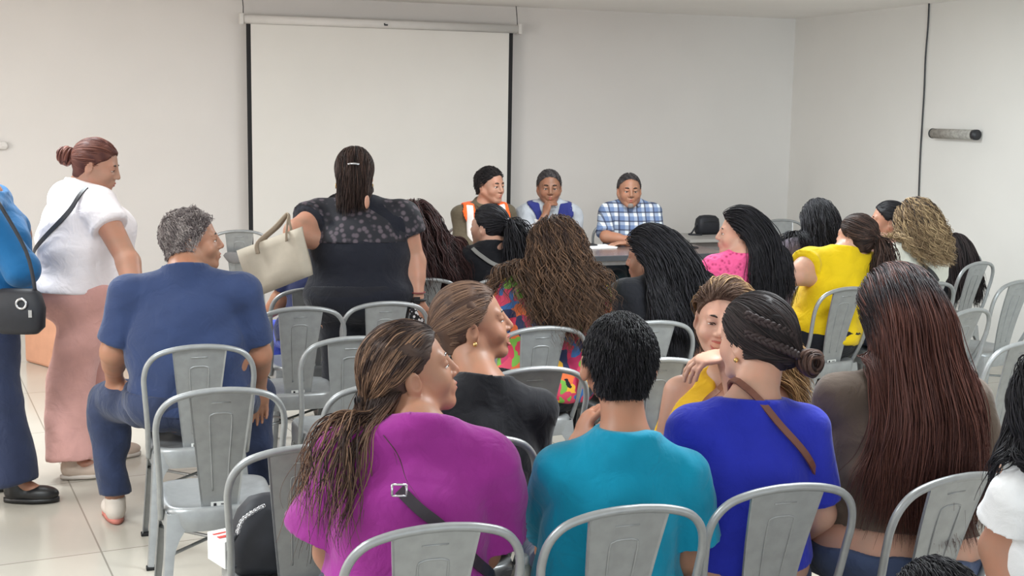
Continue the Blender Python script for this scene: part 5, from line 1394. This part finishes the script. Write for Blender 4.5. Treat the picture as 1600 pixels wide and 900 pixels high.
def P_men():
    YM = YT + TD + 0.16
    hm_s = hairmat('short_dark_hair', (22, 20, 22), (50, 44, 44)); hm_g = hairmat('salt_pepper_hair', (44, 40, 42), (104, 98, 98)); hm_b = hairmat('greying_stubble', (96, 88, 84), (170, 162, 156))
    def fr(px, py, dy=0.0): return on_y(px, py, YM + dy)
    def man(label, hx, hy, sx, sy, chairk, hyaw, tyaw, skin_, armR, armL, **k):
        c, f = CHAIRS[chairk]
        sh = fr(sx, sy)
        pel = np.array([sh[0], sh[1] + 0.10, 0.57])
        sp = dict(head=fr(hx, hy, -0.03), hyaw=hyaw, hpitch=k.get('hp', -6), hroll=k.get('hr', 0), jaw=1.12, brow=1.35, hs=k.get('hs', 1.08), sh=sh, pel=pel, tyaw=tyaw, shw=0.185, g=1.15, skin=skin_, h=0.0105, hf=0.0036, hh=0.0055, squint=0.7, jowl=1.1, neck=0.058,
                  armR=armR, armL=armL, chest=(0.175, 0.125), waist=(0.18, 0.15), hip=(0.18, 0.15), arm=0.046)
        g = person(label, sp)
        co = CHS[chairk]; co.location = (pel[0], pel[1] + 0.03, 0)
        return g
    # young man with orange vest
    g = man('young man in an olive shirt and orange reflective vest, seated by the screen', 766, 290, 757, 328, 'tm1', 132, 168, 'e', dict(e=fr(718, 372), w=fr(742, 392, -0.16), hd=(1, -0.3, 0)), dict(e=fr(800, 374), w=fr(770, 392, -0.16), hd=(-1, -0.3, 0)))
    ol = fabric('olive_twill', (92, 82, 66)); shirt(g, ol, name='shirt', long=True, sleeve=0.92, hem=-0.05, t=0.010, wr=(0.006, 26), collar=ol, seed=61); trousers(g, M_dkjean); shoes(g, M_shoe)
    orange = fabric('orange_hi_vis', (246, 104, 44)); refl = plain('silver_reflective_tape', (226, 220, 216), 0.35, var=0.03)
    pr = [infl(q, 0.022, max(q['k'], 0.05)) for q in g.torso] + [cut(g.Pc, -g.up), cut(g.N + g.up * 0.012, g.up), rc(g.N + g.tfw * 0.05, g.Pc + g.up * 0.30 * g.L + g.tfw * 0.17, 0.085, 0.012, 0.006, 's')]
    for key in ('R', 'L'): a = g.arms[key]; pr.append(rc(a['S'] + g.sd * a['sg'] * 0.012, a['E'], a['r'] + 0.028, a['r'] + 0.03, 0.006, 's'))
    vest = solid('safety_vest', pr, 0.009, orange, g.root)
    for sg in (-1, 1):
        pr2 = [infl(q, 0.026, max(q['k'], 0.05)) for q in g.torso] + [cut(g.Pc + g.up * 0.1, -g.up), cut(g.N + g.up * 0.008, g.up), cut(g.Sm + g.side * sg * 0.145, g.side * sg), cut(g.Sm + g.side * sg * 0.095, -g.side * sg), rc(g.N + g.tfw * 0.05, g.Pc + g.up * 0.30 * g.L + g.tfw * 0.17, 0.085, 0.012, 0.006, 's')]
        o = solid('reflective_strip', pr2, 0.0085, refl, g.root); o.parent = vest
    haircap(g, hm_s, t=0.006, line=0.004, nape=-0.06); locks(g, hm_s, n=1200, length=0.035, r=0.0022, back=0.4, seed=121, steps=6, line=0.006, nape=-0.062, clear=0.012, fuzz=0.002)
    # man in navy vest
    g = man('man in a grey shirt and navy vest resting his chin on his fist', 858, 293, 858, 326, 'tm2', 176, 178, 'c', dict(e=fr(834, 372, -0.20), w=fr(853, 334, -0.17), hd=(0.25, 0.1, 1), pn=(0.9, 0.3, 0.2), curl=1.2, hk=0.95), dict(e=fr(902, 364, -0.05), w=fr(878, 384, -0.26), hd=(-1, -0.2, 0)))
    gy = fabric('light_grey_cotton', (168, 172, 178)); shirt(g, gy, name='shirt', long=True, sleeve=0.12, hem=-0.05, t=0.010, wr=(0.006, 26), collar=gy, seed=62); trousers(g, M_dkjean); shoes(g, M_shoe)
    nv = fabric('navy_vest_cloth', (42, 48, 112))
    pr = [infl(q, 0.022, max(q['k'], 0.05)) for q in g.torso] + [cut(g.Pc, -g.up), cut(g.N + g.up * 0.012, g.up), rc(g.N + g.tfw * 0.05, g.Pc + g.up * 0.40 * g.L + g.tfw * 0.17, 0.075, 0.014, 0.006, 's')]
    for key in ('R', 'L'): a = g.arms[key]; pr.append(rc(a['S'] + g.sd * a['sg'] * 0.012, a['E'], a['r'] + 0.028, a['r'] + 0.03, 0.006, 's'))
    vest = solid('vest', pr, 0.009, nv, g.root)
    for sg in (-1, 1):
        pr2 = [infl(q, 0.027, max(q['k'], 0.05)) for q in g.torso] + [cut(g.Sm - g.up * 0.10, -g.up), cut(g.Sm - g.up * 0.055, g.up), cut(g.Sm + g.side * sg * 0.135, g.side * sg), cut(g.Sm + g.side * sg * 0.065, -g.side * sg), cut(g.Sm, -g.tfw)]
        o = solid('vest_patch', pr2, 0.0075, refl, g.root); o.parent = vest
        q = MB(); cc = g.Sm - g.up * 0.078 + g.side * sg * 0.10 + g.tfw * 0.150
        for kk in range(3): q.box(cc + g.side * (kk - 1) * 0.014, (0.007, 0.004, 0.012), axes=(g.side, g.tfw, g.up))
        o2 = part_world(q, 'patch_emblem', nv, g.root); o2.parent = o
    haircap(g, hm_g, t=0.005, line=-0.004, nape=-0.05); locks(g, hm_g, n=2600, length=0.016, r=0.0015, back=0.3, seed=122, steps=5, line=0.004, nape=-0.055, clear=0.005, fuzz=0.002)
    # plaid
    mt, nt, b = new_mat('blue_white_plaid'); tc = nt.nodes.new('ShaderNodeTexCoord'); spx = nt.nodes.new('ShaderNodeSeparateXYZ'); nt.links.new(tc.outputs['Object'], spx.inputs[0])
    def stripes(ax_, freq, ph, thr):
        m1 = nt.nodes.new('ShaderNodeMath'); m1.operation = 'MULTIPLY_ADD'; m1.inputs[1].default_value = freq; m1.inputs[2].default_value = ph; nt.links.new(spx.outputs[ax_], m1.inputs[0])
        m2 = nt.nodes.new('ShaderNodeMath'); m2.operation = 'SINE'; nt.links.new(m1.outputs[0], m2.inputs[0])
        m3 = nt.nodes.new('ShaderNodeMath'); m3.operation = 'GREATER_THAN'; m3.inputs[1].default_value = thr; nt.links.new(m2.outputs[0], m3.inputs[0]); return m3.outputs[0]
    col = None
    base = lin((222, 228, 232))
    prev = None
    for ax_, fq, ph, thr, c_, fac in (('X', 95, 0, 0.0, (60, 96, 150), 0.62), ('Z', 95, 1, 0.0, (60, 96, 150), 0.62), ('X', 95, 1.9, 0.86, (24, 34, 70), 0.8), ('Z', 95, 2.9, 0.86, (24, 34, 70), 0.8)):
        s_ = stripes(ax_, fq, ph, thr); mx_ = nt.nodes.new('ShaderNodeMix'); mx_.data_type = 'RGBA'
        ml = nt.nodes.new('ShaderNodeMath'); ml.operation = 'MULTIPLY'; ml.inputs[1].default_value = fac; nt.links.new(s_, ml.inputs[0]); nt.links.new(ml.outputs[0], mx_.inputs['Factor'])
        if prev is None: mx_.inputs['A'].default_value = base
        else: nt.links.new(prev, mx_.inputs['A'])
        mx_.inputs['B'].default_value = lin(c_); prev = mx_.outputs['Result']
    nt.links.new(prev, b.inputs['Base Color']); b.inputs['Roughness'].default_value = 0.85
    g = man('man in a blue and white plaid shirt, arms folded on the table', 983, 298, 985, 325, 'tm3', 176, 176, 'b', dict(e=fr(946, 370, -0.12), w=fr(992, 376, -0.30), hd=(1, 0.1, 0.0), curl=0.3), dict(e=fr(1026, 370, -0.10), w=fr(980, 380, -0.34), hd=(-1, 0.1, 0.0), curl=0.3), hp=-4)
    shirt(g, mt, name='shirt', long=False, sleeve=0.88, sflare=1.2, hem=-0.05, t=0.012, wr=(0.006, 24), collar=mt, seed=63); trousers(g, fabric('teal_denim', (44, 62, 72))); shoes(g, M_shoe)
    haircap(g, hm_g, t=0.003, line=-0.012, nape=-0.05); locks(g, hm_g, n=2600, length=0.013, r=0.0014, back=0.3, seed=123, steps=5, line=-0.003, nape=-0.055, clear=0.004, fuzz=0.002)
    pr = [g.hel((0, 0.088, -0.092), (0.022, 0.016, 0.020), 0.01), g.hrc((-0.024, 0.086, -0.046), (0.024, 0.086, -0.046), 0.005, 0.005, 0.006), g.hrc((-0.024, 0.086, -0.046), (-0.020, 0.082, -0.085), 0.004, 0.005, 0.006), g.hrc((0.024, 0.086, -0.046), (0.020, 0.082, -0.085), 0.004, 0.005, 0.006), g.hrc((0, 0.099, -0.041), (0.0, 0.099, -0.041), 0.006, 0.006, 0.004)]
    V, Q = polygonise(pr, 0.0035); o = mesh_np('goatee', V, Q, hm_b, g.root, origin=np.array(g.root.location)); add_hv(o, np.tile([0.5, 0.5, 0], (len(V), 1)))

def P_kids():
    g = person('girl in a white t-shirt with long black hair, cut off by the right edge', dict(
        head=P(1655, 640, 2.72), hyaw=-30, sh=P(1632, 745, 2.72), pel=PD(1640, 0.60, 2.72), tyaw=-35, lyaw=-35, shw=0.112, g=0.75, chest=(0.095, 0.08), waist=(0.092, 0.08), hip=(0.11, 0.09), bust=0, skin='e', h=0.0085, face=False, arm=0.036, hs=0.93,
        armL=dict(e=P(1556, 852, 2.70), w=P(1588, 985, 2.66)), armR=dict(e=P(1700, 880, 2.7), w=P(1690, 980, 2.75)), hands=False, neck=0.045,
        legL=dict(k=PD(1615, 0.32, 2.75), a=PD(1615, 0.085, 2.76)), legR=dict(k=PD(1665, 0.32, 2.7), a=PD(1665, 0.085, 2.7))))
    shirt(g, fabric('white_tee_cotton', (236, 236, 238), var=0.02), name='t_shirt', sleeve=0.55, sflare=1.35, hem=-0.08, seed=71, t=0.011, neck=0.064, wr=(0.004, 30))
    trousers(g, M_jean); shoes(g, M_shoe)
    haircap(g, H_black, t=0.010); locks(g, H_black, n=2600, length=0.36, r=0.0019, back=0.1, backlow=0.0, facepush=0.3, width=0.10, wgrow=0.15, seed=131, steps=26, clear=0.02, fuzz=0.008, wave=0.006, wfreq=40, line=0.03, nape=-0.07)
    g = person('small dark-haired child whose head just shows at the bottom edge', dict(
        head=PD(1462, 0.795, 2.30), hyaw=-20, sh=PD(1462, 0.66, 2.30), pel=PD(1462, 0.42, 2.30), tyaw=-25, lyaw=-25, shw=0.095, g=0.62, skin='e', h=0.0085, face=False, arm=0.030, hs=0.90, hands=False, neck=0.04, leg=0.055,
        armL=dict(e=PD(1430, 0.52, 2.32), w=PD(1440, 0.40, 2.38)), armR=dict(e=PD(1495, 0.52, 2.32), w=PD(1485, 0.40, 2.38)),
        legL=dict(k=PD(1445, 0.24, 2.32), a=PD(1445, 0.085, 2.32)), legR=dict(k=PD(1480, 0.24, 2.32), a=PD(1480, 0.085, 2.32))))
    shirt(g, M_dkjean, name='t_shirt', sleeve=0.6, hem=-0.04, seed=72, t=0.010, neck=0.054)
    trousers(g, M_blkpant, flare=0.04); shoes(g, M_shoe)
    haircap(g, H_black, t=0.006, nape=-0.06); locks(g, H_black, n=3000, length=0.05, r=0.0016, back=0.6, seed=132, steps=8, clear=0.008, fuzz=0.003, line=0.03, nape=-0.07)
for _f in (P_magenta, P_boy, P_blue, P_brown, P_tank, P_blacktee, P_navy, P_white, P_left, P_blouse, P_rows, P_men, P_kids): _f()

# ------------------------------------------------------------------ things left on the chairs
def on_seat(key, side_, fwd, z=0.452):
    c, f = CHAIRS[key]; p = c + np.cross(f, UPZ) * side_ + f * fwd; return (p[0], p[1], z), math.atan2(f[1], f[0]) - math.pi / 2
loc, rz = on_seat('bag', -0.10, 0.03)
p0 = P(348, 872, 3.45)
bx = empty('carton_box', (p0[0], p0[1], 0.452), rz + 0.35, 'small white and red cardboard box on the chair seat beside the black bag', 'box')
q = MB(); q.box((0.10, 0, 0.04), (0.24, 0.11, 0.08)); q.build('carton', M_paper, bx, bevel=0.002)
M_red = plain('red_print', (200, 70, 62), 0.6)
q = MB(); q.box((0.10, -0.012, 0.0808), (0.238, 0.018, 0.0012)); q.build('red_band', M_red, bx)
q = MB(); q.box((0.10, 0.020, 0.0808), (0.238, 0.010, 0.0012)); q.build('red_line', M_red, bx)
q = MB(); q.box((0.02, -0.0556, 0.060), (0.05, 0.0012, 0.004)); q.box((0.025, -0.0556, 0.014), (0.045, 0.0012, 0.014)); q.build('printed_mark', M_dark, bx)
p0 = P(420, 870, 3.42)
sb = empty('black_bag', (p0[0], p0[1], 0.452), rz, 'slouchy black bag with a chain strap on the chair behind the magenta woman', 'bag')
q = MB(); q.loft([superring(0.095, 0.06, 0.0), superring(0.115, 0.075, 0.03), superring(0.11, 0.07, 0.10), superring(0.085, 0.05, 0.17), superring(0.055, 0.03, 0.205), superring(0.02, 0.012, 0.215)]); q.build('bag_body', M_bag, sb)
q = MB()
pth = spline([(-0.02, -0.05, 0.195), (-0.05, -0.062, 0.185), (-0.08, -0.066, 0.165), (-0.095, -0.072, 0.13)], 6)
for i in range(len(pth) - 1):
    a_, b_ = pth[i], pth[i + 1]; d_ = unit(b_ - a_); n_ = np.array([0, -1, 0.0]) if i % 2 else unit(np.cross(d_, (0, -1, 0))); c_ = (a_ + b_) / 2
    q.tube([c_ + d_ * 0.008 * math.cos(t) + n_ * 0.005 * math.sin(t) for t in np.linspace(0, 6.283, 10, endpoint=False)], 0.0016, 5, closed=True)
q.build('chain', M_silver, sb)
q = MB(); q.tube(spline([(-0.095, -0.072, 0.13), (-0.118, -0.078, 0.09), (-0.115, -0.08, 0.05), (-0.10, -0.078, 0.04)], 6), 0.006, 8); q.build('strap', M_bag, sb)
# clear bottle on the seat beside the boy
c, f = CHAIRS['mag']
bp_ = P(816, 905, 3.05); 
bt = empty('water_bottle', (bp_[0], bp_[1], 0.452), 0, 'clear plastic bottle with a white cap standing between the magenta woman and the boy', 'bottle')
mt, nt, b = new_mat('clear_plastic'); b.inputs['Base Color'].default_value = lin((206, 208, 200)); b.inputs['Roughness'].default_value = 0.15; b.inputs['Transmission Weight'].default_value = 0.5
q = MB(); q.loft([[(r_ * math.cos(t), r_ * math.sin(t), z) for t in np.linspace(0, 6.283, 20, endpoint=False)] for z, r_ in ((0, 0.028), (0.01, 0.031), (0.05, 0.029), (0.06, 0.031), (0.12, 0.031), (0.15, 0.022), (0.165, 0.014))]); q.build('bottle_body', mt, bt)
q = MB(); q.loft([[(r_ * math.cos(t), r_ * math.sin(t), z) for t in np.linspace(0, 6.283, 20, endpoint=False)] for z, r_ in ((0.16, 0.0165), (0.178, 0.0165), (0.182, 0.013))]); q.build('cap', M_white, bt)
bt.location[2] = 0.452
# grey cloth cap hung on the far-left chair
c, f = CHAIRS['R']
q = MB(); c_ = P(364, 404, 8.95); rr = []
for z, a_, b_ in ((-0.035, 0.02, 0.008), (-0.03, 0.05, 0.014), (-0.005, 0.072, 0.018), (0.02, 0.07, 0.018), (0.04, 0.055, 0.014), (0.046, 0.03, 0.008)):
    rr.append([c_ + R0 * (a_ * math.cos(t) + (0.02 if z < 0 else 0)) + F0 * b_ * math.sin(t) + UPZ * z for t in np.linspace(0, 6.283, 18, endpoint=False)])
q.loft(rr); tag(q.build('cloth_cap', fabric('grey_felt', (120, 118, 118))), 'crumpled grey cloth cap hung against the back of the chair by the screen', 'cap')
